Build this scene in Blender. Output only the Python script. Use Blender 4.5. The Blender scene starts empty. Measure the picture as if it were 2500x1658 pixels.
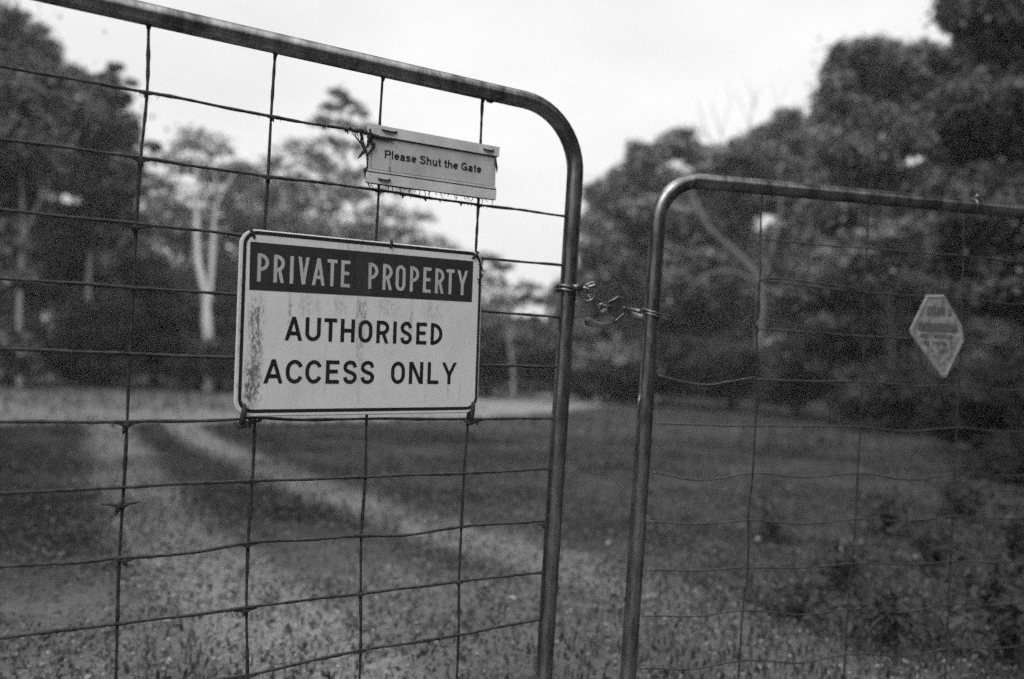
import bpy, math, random
import numpy as np
from mathutils import Vector, Matrix

# ---------------------------------------------------------------- camera, sky, sun
sc = bpy.context.scene
C = sc.collection
CZ = 0.86                                   # lens height above the ground at the gates
ROLL, PITCH = 0.04256, 0.01041
cam_d = bpy.data.cameras.new('camera')
cam = bpy.data.objects.new('camera', cam_d); C.objects.link(cam)
cr, sr, cp, sp = math.cos(ROLL), math.sin(ROLL), math.cos(PITCH), math.sin(PITCH)
F = Vector((0, cp, sp)); U0 = Vector((0, -sp, cp)); R0 = Vector((1, 0, 0))
RV = R0 * cr + U0 * sr; UV = U0 * cr - R0 * sr
m = Matrix((RV, UV, -F)).transposed().to_4x4(); m.translation = (0, 0, CZ)
cam.matrix_world = m
cam_d.sensor_width = 36.0
cam_d.lens = 36.0 * 1977.7 / 2500.0
cam_d.clip_start = 0.05; cam_d.clip_end = 5000
cam_d.dof.use_dof = True
cam_d.dof.focus_distance = 1.41
cam_d.dof.aperture_fstop = 1.8
sc.camera = cam
HAZE = 0.0022

SUN_EL, SUN_AZ = math.radians(52), math.radians(205)    # azimuth clockwise from +Y
world = bpy.data.worlds.new('World'); sc.world = world; world.use_nodes = True
nt = world.node_tree; nt.nodes.clear()
def N(tree, typ, **kw):
    n = tree.nodes.new(typ)
    for k, v in kw.items(): setattr(n, k, v)
    return n
def lk(tree, a, b): tree.links.new(a, b)
sky = N(nt, 'ShaderNodeTexSky', sky_type='NISHITA', sun_disc=False, sun_elevation=SUN_EL, sun_rotation=SUN_AZ)
bw = N(nt, 'ShaderNodeRGBToBW'); lk(nt, sky.outputs[0], bw.inputs[0])
tc = N(nt, 'ShaderNodeTexCoord')
sep = N(nt, 'ShaderNodeSeparateXYZ'); lk(nt, tc.outputs['Generated'], sep.inputs[0])
# overcast layer: even near the horizon, brighter overhead
cl = N(nt, 'ShaderNodeMapRange', interpolation_type='SMOOTHSTEP')
cl.inputs[1].default_value = 0.42; cl.inputs[2].default_value = 1.0
cl.inputs[3].default_value = 10.5; cl.inputs[4].default_value = 22.0
lk(nt, sep.outputs[2], cl.inputs[0])
mp = N(nt, 'ShaderNodeMapping'); mp.inputs[3].default_value = (1.0, 1.0, 2.6); lk(nt, tc.outputs['Generated'], mp.inputs[0])
nz = N(nt, 'ShaderNodeTexNoise'); nz.inputs['Scale'].default_value = 2.3; nz.inputs['Detail'].default_value = 4; nz.inputs['Roughness'].default_value = .5
lk(nt, mp.outputs[0], nz.inputs[0])
nr = N(nt, 'ShaderNodeMapRange'); nr.inputs[1].default_value = .3; nr.inputs[2].default_value = .7
nr.inputs[3].default_value = .84; nr.inputs[4].default_value = 1.07; lk(nt, nz.outputs[0], nr.inputs[0])
mu = N(nt, 'ShaderNodeMath', operation='MULTIPLY'); lk(nt, cl.outputs[0], mu.inputs[0]); lk(nt, nr.outputs[0], mu.inputs[1])
mx = N(nt, 'ShaderNodeMix', data_type='FLOAT'); mx.inputs[0].default_value = .93
lk(nt, bw.outputs[0], mx.inputs[2]); lk(nt, mu.outputs[0], mx.inputs[3])
bg = N(nt, 'ShaderNodeBackground'); bg.inputs[1].default_value = 0.1
lk(nt, mx.outputs[0], bg.inputs[0])
wo = N(nt, 'ShaderNodeOutputWorld'); lk(nt, bg.outputs[0], wo.inputs[0])

sun_d = bpy.data.lights.new('sun', 'SUN'); sun_d.energy = 1.3; sun_d.angle = math.radians(22); sun_d.color = (1, 1, 1)
sun = bpy.data.objects.new('sun', sun_d); C.objects.link(sun)
sdir = Vector((math.sin(SUN_AZ) * math.cos(SUN_EL), math.cos(SUN_AZ) * math.cos(SUN_EL), math.sin(SUN_EL)))
sun.rotation_euler = sdir.to_track_quat('Z', 'Y').to_euler()
sun.location = sdir * 30

vs = sc.view_settings
sc.display_settings.display_device = 'sRGB'
vs.view_transform = 'Standard'; vs.look = 'None'; vs.exposure = 0.0; vs.gamma = 1.0; vs.use_curve_mapping = False
sc.render.engine = 'CYCLES'
sc.cycles.use_denoising = False
sc.cycles.use_adaptive_sampling = False
sc.cycles.volume_bounces = 0; sc.cycles.max_bounces = 6; sc.cycles.diffuse_bounces = 3; sc.cycles.glossy_bounces = 3
sc.cycles.transmission_bounces = 3; sc.cycles.transparent_max_bounces = 4
sc.cycles.sample_clamp_indirect = 4
sc.render.film_transparent = False

# ---------------------------------------------------------------- helpers
def g3(v): return (v, v, v, 1)
MATS = {}
def mat(name, lo, hi=None, rough=.8, metal=0., scale=30., bump=0., bscale=None, spec=.4, trans=0., stretch=(1, 1, 1), detail=5, lo_p=.35, hi_p=.65, random_leaf=0., edge=None):
    if name in MATS: return MATS[name]
    hi = lo if hi is None else hi
    M = bpy.data.materials.new(name); M.use_nodes = True; t = M.node_tree; t.nodes.clear()
    b = N(t, 'ShaderNodeBsdfPrincipled'); o = N(t, 'ShaderNodeOutputMaterial'); lk(t, b.outputs[0], o.inputs[0])
    c = N(t, 'ShaderNodeTexCoord'); mpn = N(t, 'ShaderNodeMapping'); mpn.inputs[3].default_value = stretch
    lk(t, c.outputs['Object'], mpn.inputs[0])
    n = N(t, 'ShaderNodeTexNoise'); n.inputs['Scale'].default_value = scale; n.inputs['Detail'].default_value = detail; n.inputs['Roughness'].default_value = .62
    lk(t, mpn.outputs[0], n.inputs[0])
    r = N(t, 'ShaderNodeMapRange'); r.inputs[1].default_value = lo_p; r.inputs[2].default_value = hi_p
    r.inputs[3].default_value = lo; r.inputs[4].default_value = hi; lk(t, n.outputs[0], r.inputs[0])
    out = r.outputs[0]
    if random_leaf:
        ge = N(t, 'ShaderNodeNewGeometry'); rr = N(t, 'ShaderNodeMapRange')
        rr.inputs[3].default_value = 1 - random_leaf; rr.inputs[4].default_value = 1 + random_leaf
        lk(t, ge.outputs['Random Per Island'], rr.inputs[0])
        q = N(t, 'ShaderNodeMath', operation='MULTIPLY'); lk(t, out, q.inputs[0]); lk(t, rr.outputs[0], q.inputs[1]); out = q.outputs[0]
    lk(t, out, b.inputs['Base Color'])
    b.inputs['Roughness'].default_value = rough; b.inputs['Metallic'].default_value = metal
    b.inputs['Specular IOR Level'].default_value = spec
    if edge is not None: b.inputs['Specular Tint'].default_value = (edge, edge, edge, 1)
    if trans:
        tr = N(t, 'ShaderNodeBsdfTranslucent'); lk(t, out, tr.inputs[0]); ms = N(t, 'ShaderNodeMixShader'); ms.inputs[0].default_value = trans
        lk(t, b.outputs[0], ms.inputs[1]); lk(t, tr.outputs[0], ms.inputs[2]); lk(t, ms.outputs[0], o.inputs[0])
    if bump:
        n2 = N(t, 'ShaderNodeTexNoise'); n2.inputs['Scale'].default_value = bscale or scale; n2.inputs['Detail'].default_value = 6
        lk(t, mpn.outputs[0], n2.inputs[0])
        bp = N(t, 'ShaderNodeBump'); bp.inputs['Strength'].default_value = 1.0; bp.inputs['Distance'].default_value = bump
        lk(t, n2.outputs[0], bp.inputs['Height']); lk(t, bp.outputs[0], b.inputs['Normal'])
    MATS[name] = M; return M

def mesh_np(name, V, faces_flat, starts, totals, smooth=False):
    me = bpy.data.meshes.new(name)
    V = np.asarray(V, dtype=np.float32)
    me.vertices.add(len(V)); me.vertices.foreach_set('co', V.ravel())
    me.loops.add(len(faces_flat)); me.loops.foreach_set('vertex_index', np.asarray(faces_flat, dtype=np.int32))
    me.polygons.add(len(starts)); me.polygons.foreach_set('loop_start', np.asarray(starts, dtype=np.int32))
    me.polygons.foreach_set('loop_total', np.asarray(totals, dtype=np.int32))
    if smooth: me.polygons.foreach_set('use_smooth', np.ones(len(starts), dtype=bool))
    me.update(calc_edges=True); return me

class MB:
    def __init__(s): s.v = []; s.f = []
    def add(s, v, f):
        o = len(s.v); s.v += [tuple(p) for p in v]; s.f += [tuple(i + o for i in q) for q in f]
    def tube(s, pts, r, n=10, cap=True, closed=False):
        pts = [Vector(p) for p in pts]; k = len(pts)
        rs = r if hasattr(r, '__len__') else [r] * k
        up = None; rings = []
        for i in range(k):
            if closed: d = pts[(i + 1) % k] - pts[i - 1]
            else: d = pts[min(i + 1, k - 1)] - pts[max(i - 1, 0)]
            d.normalize()
            if up is None:
                up = Vector((0, 0, 1)) if abs(d.z) < .9 else Vector((0, 1, 0))
            a = (up - d * up.dot(d)).normalized(); b = d.cross(a); up = a
            rings.append([pts[i] + (a * math.cos(2 * math.pi * j / n) + b * math.sin(2 * math.pi * j / n)) * rs[i] for j in range(n)])
        v = [p for q in rings for p in q]; f = []
        for i in range(k if closed else k - 1):
            i2 = (i + 1) % k
            for j in range(n):
                f.append((i * n + j, i * n + (j + 1) % n, i2 * n + (j + 1) % n, i2 * n + j))
        if cap and not closed:
            f.append(tuple(reversed(range(n)))); f.append(tuple((k - 1) * n + j for j in range(n)))
        s.add(v, f); return s
    def box(s, lo, hi):
        x0, y0, z0 = lo; x1, y1, z1 = hi
        s.add([(x0, y0, z0), (x1, y0, z0), (x1, y1, z0), (x0, y1, z0), (x0, y0, z1), (x1, y0, z1), (x1, y1, z1), (x0, y1, z1)],
              [(0, 3, 2, 1), (4, 5, 6, 7), (0, 1, 5, 4), (1, 2, 6, 5), (2, 3, 7, 6), (3, 0, 4, 7)]); return s
    def prism(s, poly, y0, y1):
        """polygon in x,z (counter-clockwise seen from -y) extruded from y0 (front) to y1"""
        n = len(poly)
        v = [(x, y0, z) for x, z in poly] + [(x, y1, z) for x, z in poly]
        f = [tuple(range(n)), tuple(reversed(range(n, 2 * n)))] + [(i, i + n, (i + 1) % n + n, (i + 1) % n) for i in range(n)]
        s.add(v, f); return s
    def build(s, name, material, parent=None, smooth=True, loc=None, bevel=0.):
        me = bpy.data.meshes.new(name); me.from_pydata(s.v, [], s.f); me.update()
        if smooth: me.polygons.foreach_set('use_smooth', [True] * len(me.polygons))
        me.materials.append(material)
        o = bpy.data.objects.new(name, me); C.objects.link(o)
        if parent: o.parent = parent
        if loc: o.location = loc
        if bevel:
            bv = o.modifiers.new('bevel', 'BEVEL'); bv.width = bevel; bv.segments = 2; bv.limit_method = 'ANGLE'
        return o
def empty(name, loc, rot=(0, 0, 0)):
    o = bpy.data.objects.new(name, None); C.objects.link(o); o.location = loc; o.rotation_euler = rot; o.empty_display_size = .1; return o
def tag(o, label=None, cat=None, group=None, kind=None):
    if label: o['label'] = label
    if cat: o['category'] = cat
    if group: o['group'] = group
    if kind: o['kind'] = kind
    return o
rnd = random.Random(11)
def resample(pts, step):
    out = [Vector(pts[0])]
    for a, b in zip(pts[:-1], pts[1:]):
        a, b = Vector(a), Vector(b); n = max(1, int((b - a).length / step))
        for i in range(1, n + 1): out.append(a.lerp(b, i / n))
    return out
def smooth_path(pts, step):
    """Catmull-Rom through the points"""
    P = [Vector(p) for p in pts]; P = [P[0] * 2 - P[1]] + P + [P[-1] * 2 - P[-2]]; out = []
    for i in range(1, len(P) - 2):
        n = max(1, int((P[i + 1] - P[i]).length / step))
        for k in range(n):
            t = k / n
            out.append(.5 * ((2 * P[i]) + (P[i + 1] - P[i - 1]) * t + (2 * P[i - 1] - 5 * P[i] + 4 * P[i + 1] - P[i + 2]) * t * t + (-P[i - 1] + 3 * P[i] - 3 * P[i + 1] + P[i + 2]) * t ** 3))
    out.append(P[-2]); return out

# ---------------------------------------------------------------- ground
def gz(x, y):
    """ground height: level at the gates, falling gently away behind them"""
    return -0.035 * np.clip(np.asarray(y, dtype=float) - 2.5, 0, 27.5)
TRACK1 = [(-5.2, 10.5), (-4.78, 9.67), (-4.0, 8.2), (-3.1, 6.6), (-2.35, 5.1), (-1.75, 4.04), (-1.25, 3.25), (-.85, 2.7), (-.45, 2.1), (-.1, 1.2), (0, 0), (.1, -3), (.1, -12)]
TRACK2 = [(-4.27, 10.4), (-2.72, 7.63), (-1.9, 6.29), (-1.36, 5.45), (-.77, 4.6), (-.4, 4.1), (.14, 3.57), (.6, 3.0), (1.1, 2.0), (1.4, 0), (1.5, -3), (1.5, -12)]
def seg_dist(X, Y, line):
    d = np.full(X.shape, 1e9)
    for (x0, y0), (x1, y1) in zip(line[:-1], line[1:]):
        vx, vy = x1 - x0, y1 - y0; L = vx * vx + vy * vy
        t = np.clip(((X - x0) * vx + (Y - y0) * vy) / L, 0, 1)
        d = np.minimum(d, np.hypot(X - x0 - t * vx, Y - y0 - t * vy))
    return d
def sstep(a, b, x):
    t = np.clip((x - a) / (b - a), 0, 1); return t * t * (3 - 2 * t)
def wear(X, Y):
    """1 on the bare wheel tracks and the far cross road, 0 in the grass"""
    w1 = 1 - sstep(.14, .36, seg_dist(X, Y, TRACK1)); w2 = 1 - sstep(.10, .38, seg_dist(X, Y, TRACK2))
    w2 = w2 * (1 - .55 * sstep(.1, .9, X))
    ent = 1 - sstep(.5, 1.7, np.hypot((X + .2) * .75, Y - 2.2))
    yr = np.interp(X, [-30, -5.7, -3.6, -.5, 1.1, 3.4, 8], [5, 9.0, 10.5, 14.8, 18.6, 25.4, 40])   # near edge of the cross road
    fade = 1 - (.60 * sstep(1.0, 6.0, Y - yr)) * (1 - sstep(-5, -1, X))
    road = sstep(-.5, .25, Y - yr) * (1 - sstep(11, 16, Y - yr)) * fade
    return np.clip(np.maximum(np.maximum(np.maximum(w1, w2), ent * .48), road), 0, 1)

def build_ground():
    ang = np.linspace(0, 2 * math.pi, 361)[:-1]
    rad = np.concatenate([np.linspace(.12, 3, 46), np.geomspace(3.06, 60, 140), np.geomspace(64, 3000, 24)])
    A, R = np.meshgrid(ang, rad); X = (R * np.sin(A)).ravel(); Y = (R * np.cos(A)).ravel()
    r_ = np.random.default_rng(3)
    Z = gz(X, Y)
    bump = sum(a * np.sin(X * fx + p) * np.sin(Y * fy + q) for a, fx, fy, p, q in [(.012, 1.7, 1.3, 0, 1), (.008, 3.9, 3.1, 2, .3), (.005, 8.1, 7.3, .5, 2)])
    near = (R.ravel() < 60)
    Z = Z + bump * near + r_.normal(0, .003, len(Z)) * (R.ravel() < 12) - .02 * wear(X, Y)
    n = len(ang); V = np.stack([X, Y, Z], 1); V = np.vstack([V, [[0, 0, 0]]])
    i, j = np.meshgrid(np.arange(len(rad) - 1), np.arange(n), indexing='ij'); i = i.ravel(); j = j.ravel()
    q = np.stack([i * n + j, i * n + (j + 1) % n, (i + 1) * n + (j + 1) % n, (i + 1) * n + j], 1)[:, ::-1]
    tri = np.stack([np.full(n, len(V) - 1), (np.arange(n) + 1) % n, np.arange(n)], 1)
    fl = np.concatenate([q.ravel(), tri.ravel()]); tot = np.concatenate([np.full(len(q), 4), np.full(n, 3)]); st = np.concatenate([[0], np.cumsum(tot)[:-1]])
    me = mesh_np('ground', V, fl, st, tot, True)
    at = me.attributes.new('wear', 'FLOAT', 'POINT'); at.data.foreach_set('value', wear(V[:, 0], V[:, 1]).astype(np.float32))
    M = bpy.data.materials.new('earth_and_turf'); M.use_nodes = True; t = M.node_tree; b = t.nodes['Principled BSDF']
    c = N(t, 'ShaderNodeTexCoord'); a = N(t, 'ShaderNodeAttribute', attribute_name='wear')
    n1 = N(t, 'ShaderNodeTexNoise'); n1.inputs['Scale'].default_value = 1.6; n1.inputs['Detail'].default_value = 8; n1.inputs['Roughness'].default_value = .7
    n2 = N(t, 'ShaderNodeTexNoise'); n2.inputs['Scale'].default_value = 45; n2.inputs['Detail'].default_value = 6
    for x in (n1, n2): lk(t, c.outputs['Object'], x.inputs[0])
    g = N(t, 'ShaderNodeMapRange'); g.inputs[1].default_value = .3; g.inputs[2].default_value = .7; g.inputs[3].default_value = GRASS_LO; g.inputs[4].default_value = GRASS_HI
    lk(t, n1.outputs[0], g.inputs[0])
    d = N(t, 'ShaderNodeMapRange'); d.inputs[1].default_value = .3; d.inputs[2].default_value = .7; d.inputs[3].default_value = .17; d.inputs[4].default_value = .34
    lk(t, n2.outputs[0], d.inputs[0])
    nw = N(t, 'ShaderNodeMath', operation='MULTIPLY_ADD'); nw.inputs[1].default_value = .7; nw.inputs[2].default_value = -.36; lk(t, n1.outputs[0], nw.inputs[0])
    wv = N(t, 'ShaderNodeMath', operation='ADD', use_clamp=True); lk(t, a.outputs['Fac'], wv.inputs[0]); lk(t, nw.outputs[0], wv.inputs[1])
    wm = N(t, 'ShaderNodeMath', operation='MULTIPLY'); lk(t, a.outputs['Fac'], wm.inputs[0]); lk(t, wv.outputs[0], wm.inputs[1])
    x = N(t, 'ShaderNodeMix', data_type='FLOAT'); lk(t, wv.outputs[0], x.inputs[0]); lk(t, g.outputs[0], x.inputs[2]); lk(t, d.outputs[0], x.inputs[3])
    lk(t, x.outputs[0], b.inputs['Base Color']); b.inputs['Roughness'].default_value = .95; b.inputs['Specular IOR Level'].default_value = .15
    bp = N(t, 'ShaderNodeBump'); bp.inputs['Distance'].default_value = .02; lk(t, n2.outputs[0], bp.inputs['Height']); lk(t, bp.outputs[0], b.inputs['Normal'])
    me.materials.append(M)
    o = bpy.data.objects.new('ground', me); C.objects.link(o); o['kind'] = 'structure'
    return o
GRASS_LO, GRASS_HI = .04, .09
build_ground()
TREES = [
    ('broad', 'broadleaf_tree', 'tall dark tree at the far left with pale slim trunk', 'trees along the left of the clearing', [[(-11.46, 19, -0.73, 0.11), (-11.58, 19, 1.42, 0.11), (-11.6, 19, 3.25, 0.09), (-11.8, 19, 5.48, 0.08), (-11.97, 19, 6.99, 0.04)], [(-11.64, 19, 2.84, 0.06), (-10.95, 19, 4.5, 0.05), (-10.38, 19, 5.54, 0.03)]], [(-11.73, 18.43, 7.4, 0.71, 0.61), (-12.8, 18.82, 7.8, 1.12, 0.81), (-11.52, 19.24, 7.51, 0.51, 0.41), (-11.5, 18.28, 6.27, 1.12, 0.91), (-11.03, 19.0, 6.53, 0.61, 0.51), (-13.67, 19.91, 6.28, 1.42, 1.12), (-11.23, 18.41, 5.05, 1.22, 0.81), (-12.93, 19.24, 4.26, 1.52, 1.12), (-12.23, 19.82, 3.77, 1.02, 0.71), (-10.72, 17.8, 1.86, 0.41, 0.22), (-11.55, 18, 2.71, 0.51, 0.41), (-11.07, 18, 0.32, 0.61, 0.51)]),
    ('broad', 'broadleaf_tree', 'dark leafy tree with ragged edge overlapping the first gate wire', 'trees along the left of the clearing', [[(-11.39, 22, -0.83, 0.13), (-11.55, 22, 1.59, 0.13), (-11.55, 22, 3.47, 0.11), (-11.57, 22, 5.35, 0.07), (-11.81, 22, 6.99, 0.04)], [(-11.59, 22, 3.94, 0.06), (-10.91, 22, 5.14, 0.05), (-10.59, 22, 5.86, 0.02)]], [(-11.81, 21.53, 7.42, 0.59, 0.47), (-11.35, 21.89, 7.09, 0.71, 0.53), (-11.09, 22.25, 6.5, 0.53, 0.47), (-11.77, 21.32, 6.22, 1.06, 0.71), (-11.17, 22.0, 5.72, 0.82, 0.59), (-12.87, 22.76, 5.22, 1.18, 0.82), (-10.94, 21.52, 4.58, 1.0, 0.71), (-12.02, 22.21, 3.72, 1.29, 0.71), (-10.89, 22.57, 3.82, 0.71, 0.53), (-11.1, 21.94, 8.02, 0.18, 0.06), (-10.68, 22.04, 7.64, 0.11, 0.07), (-11.3, 21.85, 7.73, 0.19, 0.09)]),
    ('broad', 'broadleaf_tree', 'shadowed tree between the pale trunks at left', 'trees along the left of the clearing', [[(-14.08, 25, -0.94, 0.12), (-14.22, 25, 0.83, 0.11), (-14.22, 25, 2.98, 0.08), (-14.64, 25, 4.96, 0.05)]], [(-13.89, 24.04, 3.4, 1.2, 0.8), (-15.49, 24.79, 2.9, 1.34, 0.8), (-13.62, 25.51, 2.78, 1.07, 0.67), (-14.6, 24.23, 2.23, 1.2, 0.67)]),
    ('gum', 'gum_tree', 'gum tree with bright forked white trunk left of the private property sign', 'slender gum trees behind the gate', [[(-8.17, 22, -0.83, 0.28), (-8.25, 22, 0.78, 0.26), (-8.3, 22, 1.25, 0.25), (-8.37, 22, 1.96, 0.2), (-8.6, 22, 2.77, 0.18), (-8.69, 22, 3.59, 0.15), (-8.75, 22, 4.77, 0.09), (-8.82, 22, 5.82, 0.05)], [(-8.3, 22, 1.37, 0.15), (-8.24, 22, 2.31, 0.15), (-8.23, 22, 3.37, 0.12), (-8.17, 22, 4.44, 0.06), (-7.74, 22, 5.28, 0.04)], [(-8.73, 22, 4.3, 0.06), (-9.14, 22, 4.98, 0.05), (-9.58, 22, 5.79, 0.02)], [(-8.76, 22, 5.0, 0.05), (-8.58, 22, 5.6, 0.04), (-8.54, 22, 6.19, 0.02)]], [(-9.44, 24, 6.6, 0.82, 0.26), (-10.29, 25, 6.55, 0.47, 0.21), (-9.36, 25, 6.53, 0.59, 0.24), (-10.94, 25, 6.13, 0.53, 0.24), (-10.13, 25, 5.83, 0.88, 0.42), (-9.41, 26, 5.79, 0.71, 0.42), (-11.04, 25, 5.25, 0.59, 0.4), (-11.03, 26, 4.61, 0.82, 0.52), (-8.53, 25, 5.89, 0.53, 0.35), (-9.36, 26, 4.68, 0.82, 0.52), (-10.7, 27, 3.92, 0.94, 0.59), (-9.11, 27, 3.99, 0.71, 0.59), (-11.55, 26, 3.75, 0.71, 0.59), (-10.91, 24, 6.35, 0.28, 0.12)]),
    ('gum', 'gum_tree', 'pale airy gum filling the space between the forked white trunk and the sign', 'slender gum trees behind the gate', [[(-9.22, 30, -1.11, 0.19), (-9.42, 30, 2.12, 0.18), (-9.88, 30, 4.35, 0.13), (-10.2, 30, 6.1, 0.08), (-10.31, 30, 6.9, 0.03)], [(-9.59, 30, 3.07, 0.1), (-10.78, 30, 4.63, 0.06), (-11.46, 30, 5.56, 0.03)], [(-9.65, 30, 3.71, 0.1), (-8.71, 30, 5.04, 0.06), (-8.26, 30, 5.86, 0.03)]], [(-10.26, 29.42, 6.46, 0.72, 0.38), (-9.67, 29.85, 6.09, 0.96, 0.55), (-11.33, 30.5, 5.82, 1.04, 0.64), (-11.94, 29.28, 4.79, 1.12, 0.74), (-13.22, 30.0, 5.49, 0.88, 0.58), (-13.44, 30.61, 4.27, 0.96, 0.74), (-11.31, 29.39, 3.73, 1.28, 0.8), (-10.2, 30.18, 4.84, 1.12, 0.74), (-8.96, 30.83, 5.48, 1.04, 0.64), (-9.01, 29.59, 3.85, 1.28, 0.8), (-7.97, 30.36, 4.47, 1.12, 0.71), (-13.57, 29.62, 6.36, 0.48, 0.29), (-6.84, 29.8, 3.81, 1.28, 0.8), (-5.39, 30.61, 3.96, 1.28, 0.71)]),
    ('gum', 'gum_tree', 'gum tree with open umbrella crown rising above the sign top left corner', 'slender gum trees behind the gate', [[(-7.44, 26, -0.97, 0.17), (-7.57, 26, 1.14, 0.15), (-7.92, 26, 3.35, 0.14), (-7.71, 26, 5.03, 0.11), (-7.07, 26, 6.31, 0.06)], [(-7.81, 26, 4.19, 0.08), (-8.41, 26, 5.28, 0.07), (-8.73, 26, 6.1, 0.03)], [(-7.64, 26, 5.17, 0.07), (-6.63, 26, 5.77, 0.06), (-6.1, 26, 6.49, 0.03)]], [(-9.18, 29, 4.56, 0.83, 0.83), (-7.77, 29, 4.31, 0.97, 0.7), (-8.46, 29, 5.98, 1.11, 0.7), (-6.97, 25.55, 6.83, 0.7, 0.25), (-6.52, 26.0, 6.61, 0.56, 0.25), (-7.75, 26.4, 6.51, 0.63, 0.25), (-8.34, 25.66, 5.98, 0.7, 0.28), (-6.94, 26.13, 5.79, 0.83, 0.33), (-8.17, 26.56, 5.39, 0.7, 0.31), (-5.91, 25.82, 6.18, 0.56, 0.25), (-6.38, 26.27, 5.13, 0.83, 0.33), (-7.25, 25.44, 4.55, 0.7, 0.31), (-8.35, 25.9, 4.43, 0.63, 0.33)]),
    ('gum', 'gum_tree', 'tallest gum tree with wispy top behind the small notice', 'slender gum trees behind the gate', [[(-5.2, 29, -1.08, 0.19), (-5.38, 29, 2.23, 0.17), (-5.6, 29, 4.4, 0.16), (-6.0, 29, 6.4, 0.12), (-6.37, 29, 7.94, 0.08), (-6.62, 29, 9.48, 0.03)], [(-5.81, 29, 5.63, 0.09), (-5.09, 29, 6.9, 0.08), (-4.67, 29, 8.01, 0.03)], [(-6.18, 29, 7.17, 0.08), (-7.17, 29, 8.37, 0.05)], [(-5.52, 29, 4.4, 0.09), (-4.57, 29, 5.68, 0.08), (-3.82, 29, 6.34, 0.03)]], [(-6.54, 28.7, 9.6, 0.37, 0.12), (-6.8, 28.93, 9.14, 0.43, 0.16), (-6.12, 29.15, 9.39, 0.31, 0.12), (-5.75, 28.78, 8.95, 0.34, 0.14), (-7.1, 29.0, 8.6, 0.47, 0.19), (-6.38, 29.28, 8.63, 0.43, 0.19), (-5.41, 28.75, 8.37, 0.53, 0.2), (-6.86, 29.1, 7.94, 0.62, 0.25), (-6.01, 29.56, 7.78, 0.7, 0.28), (-4.93, 28.8, 7.64, 0.62, 0.25), (-7.14, 29.15, 7.0, 0.47, 0.22), (-5.27, 28.38, 6.61, 0.78, 0.31), (-4.27, 28.89, 6.3, 0.7, 0.28), (-6.22, 29.37, 6.15, 0.78, 0.31), (-4.77, 28.4, 5.27, 0.93, 0.37), (-5.61, 29.0, 4.71, 0.78, 0.39), (-6.89, 31, 6.43, 1.24, 0.78), (-5.33, 32, 4.8, 1.24, 0.78), (-7.16, 31, 4.92, 1.09, 0.78)]),
    ('gum', 'gum_tree', 'gum tree with flat crown showing above the sign top right', 'slender gum trees behind the gate', [[(-2.53, 27, -1.01, 0.14), (-2.64, 27, 1.37, 0.14), (-3.0, 27, 3.09, 0.12), (-3.35, 27, 4.52, 0.07), (-3.83, 27, 5.51, 0.03)], [(-2.92, 27, 2.81, 0.07), (-2.31, 27, 3.84, 0.06), (-1.9, 27, 4.3, 0.03)]], [(-3.31, 26.51, 4.95, 0.61, 0.22), (-3.77, 26.88, 4.49, 0.72, 0.29), (-2.8, 27.35, 4.3, 0.72, 0.23), (-3.11, 26.44, 3.75, 0.87, 0.32), (-2.17, 27.0, 3.85, 0.72, 0.26), (-1.73, 27.46, 3.19, 0.72, 0.32), (-2.8, 26.52, 2.92, 1.01, 0.43), (-3.72, 29, 3.86, 0.87, 0.58)]),
    ('gum', 'gum_tree', 'small gum tree showing between the sign and the gate upright', 'slender gum trees behind the gate', [[(0.14, 28, -1.04, 0.15), (0.05, 28, 0.31, 0.15), (-0.21, 28, 1.8, 0.12), (-0.34, 28, 3.14, 0.07), (-0.6, 28, 3.88, 0.03)], [(-0.06, 28, 1.21, 0.09), (0.44, 28, 2.43, 0.06), (0.52, 28, 3.03, 0.03)]], [(-0.96, 27.64, 3.83, 0.45, 0.21), (-0.43, 27.94, 3.58, 0.39, 0.18), (-0.72, 28.32, 3.0, 0.67, 0.3), (0.41, 27.69, 2.93, 0.48, 0.18), (0.58, 28.0, 2.58, 0.45, 0.21), (-0.08, 28.38, 2.43, 0.6, 0.27), (1.03, 27.83, 2.44, 0.36, 0.13), (-0.51, 28.12, 1.79, 0.75, 0.33), (0.7, 28.41, 1.78, 0.51, 0.21), (0.26, 27.79, 1.22, 0.67, 0.3), (-0.72, 30, 2.17, 0.9, 0.6), (0.59, 30, 1.58, 0.75, 0.45)]),
    ('gum', 'gum_tree', 'leaning pale gum just left of the tall gate upright', 'slender gum trees behind the gate', [[(0.79, 30, -1.11, 0.16), (0.85, 30, -0.01, 0.16), (1.17, 30, 1.12, 0.13), (1.45, 30, 2.1, 0.08), (1.67, 30, 2.75, 0.03)], [(1.1, 30, 0.96, 0.08), (0.91, 30, 1.76, 0.06)]], [(1.41, 29.62, 2.56, 0.48, 0.18), (1.69, 29.91, 2.11, 0.55, 0.22), (1.25, 30.28, 1.45, 0.58, 0.29), (2.01, 29.59, 1.47, 0.64, 0.29), (1.76, 30.0, 0.67, 0.8, 0.38)]),
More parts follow.
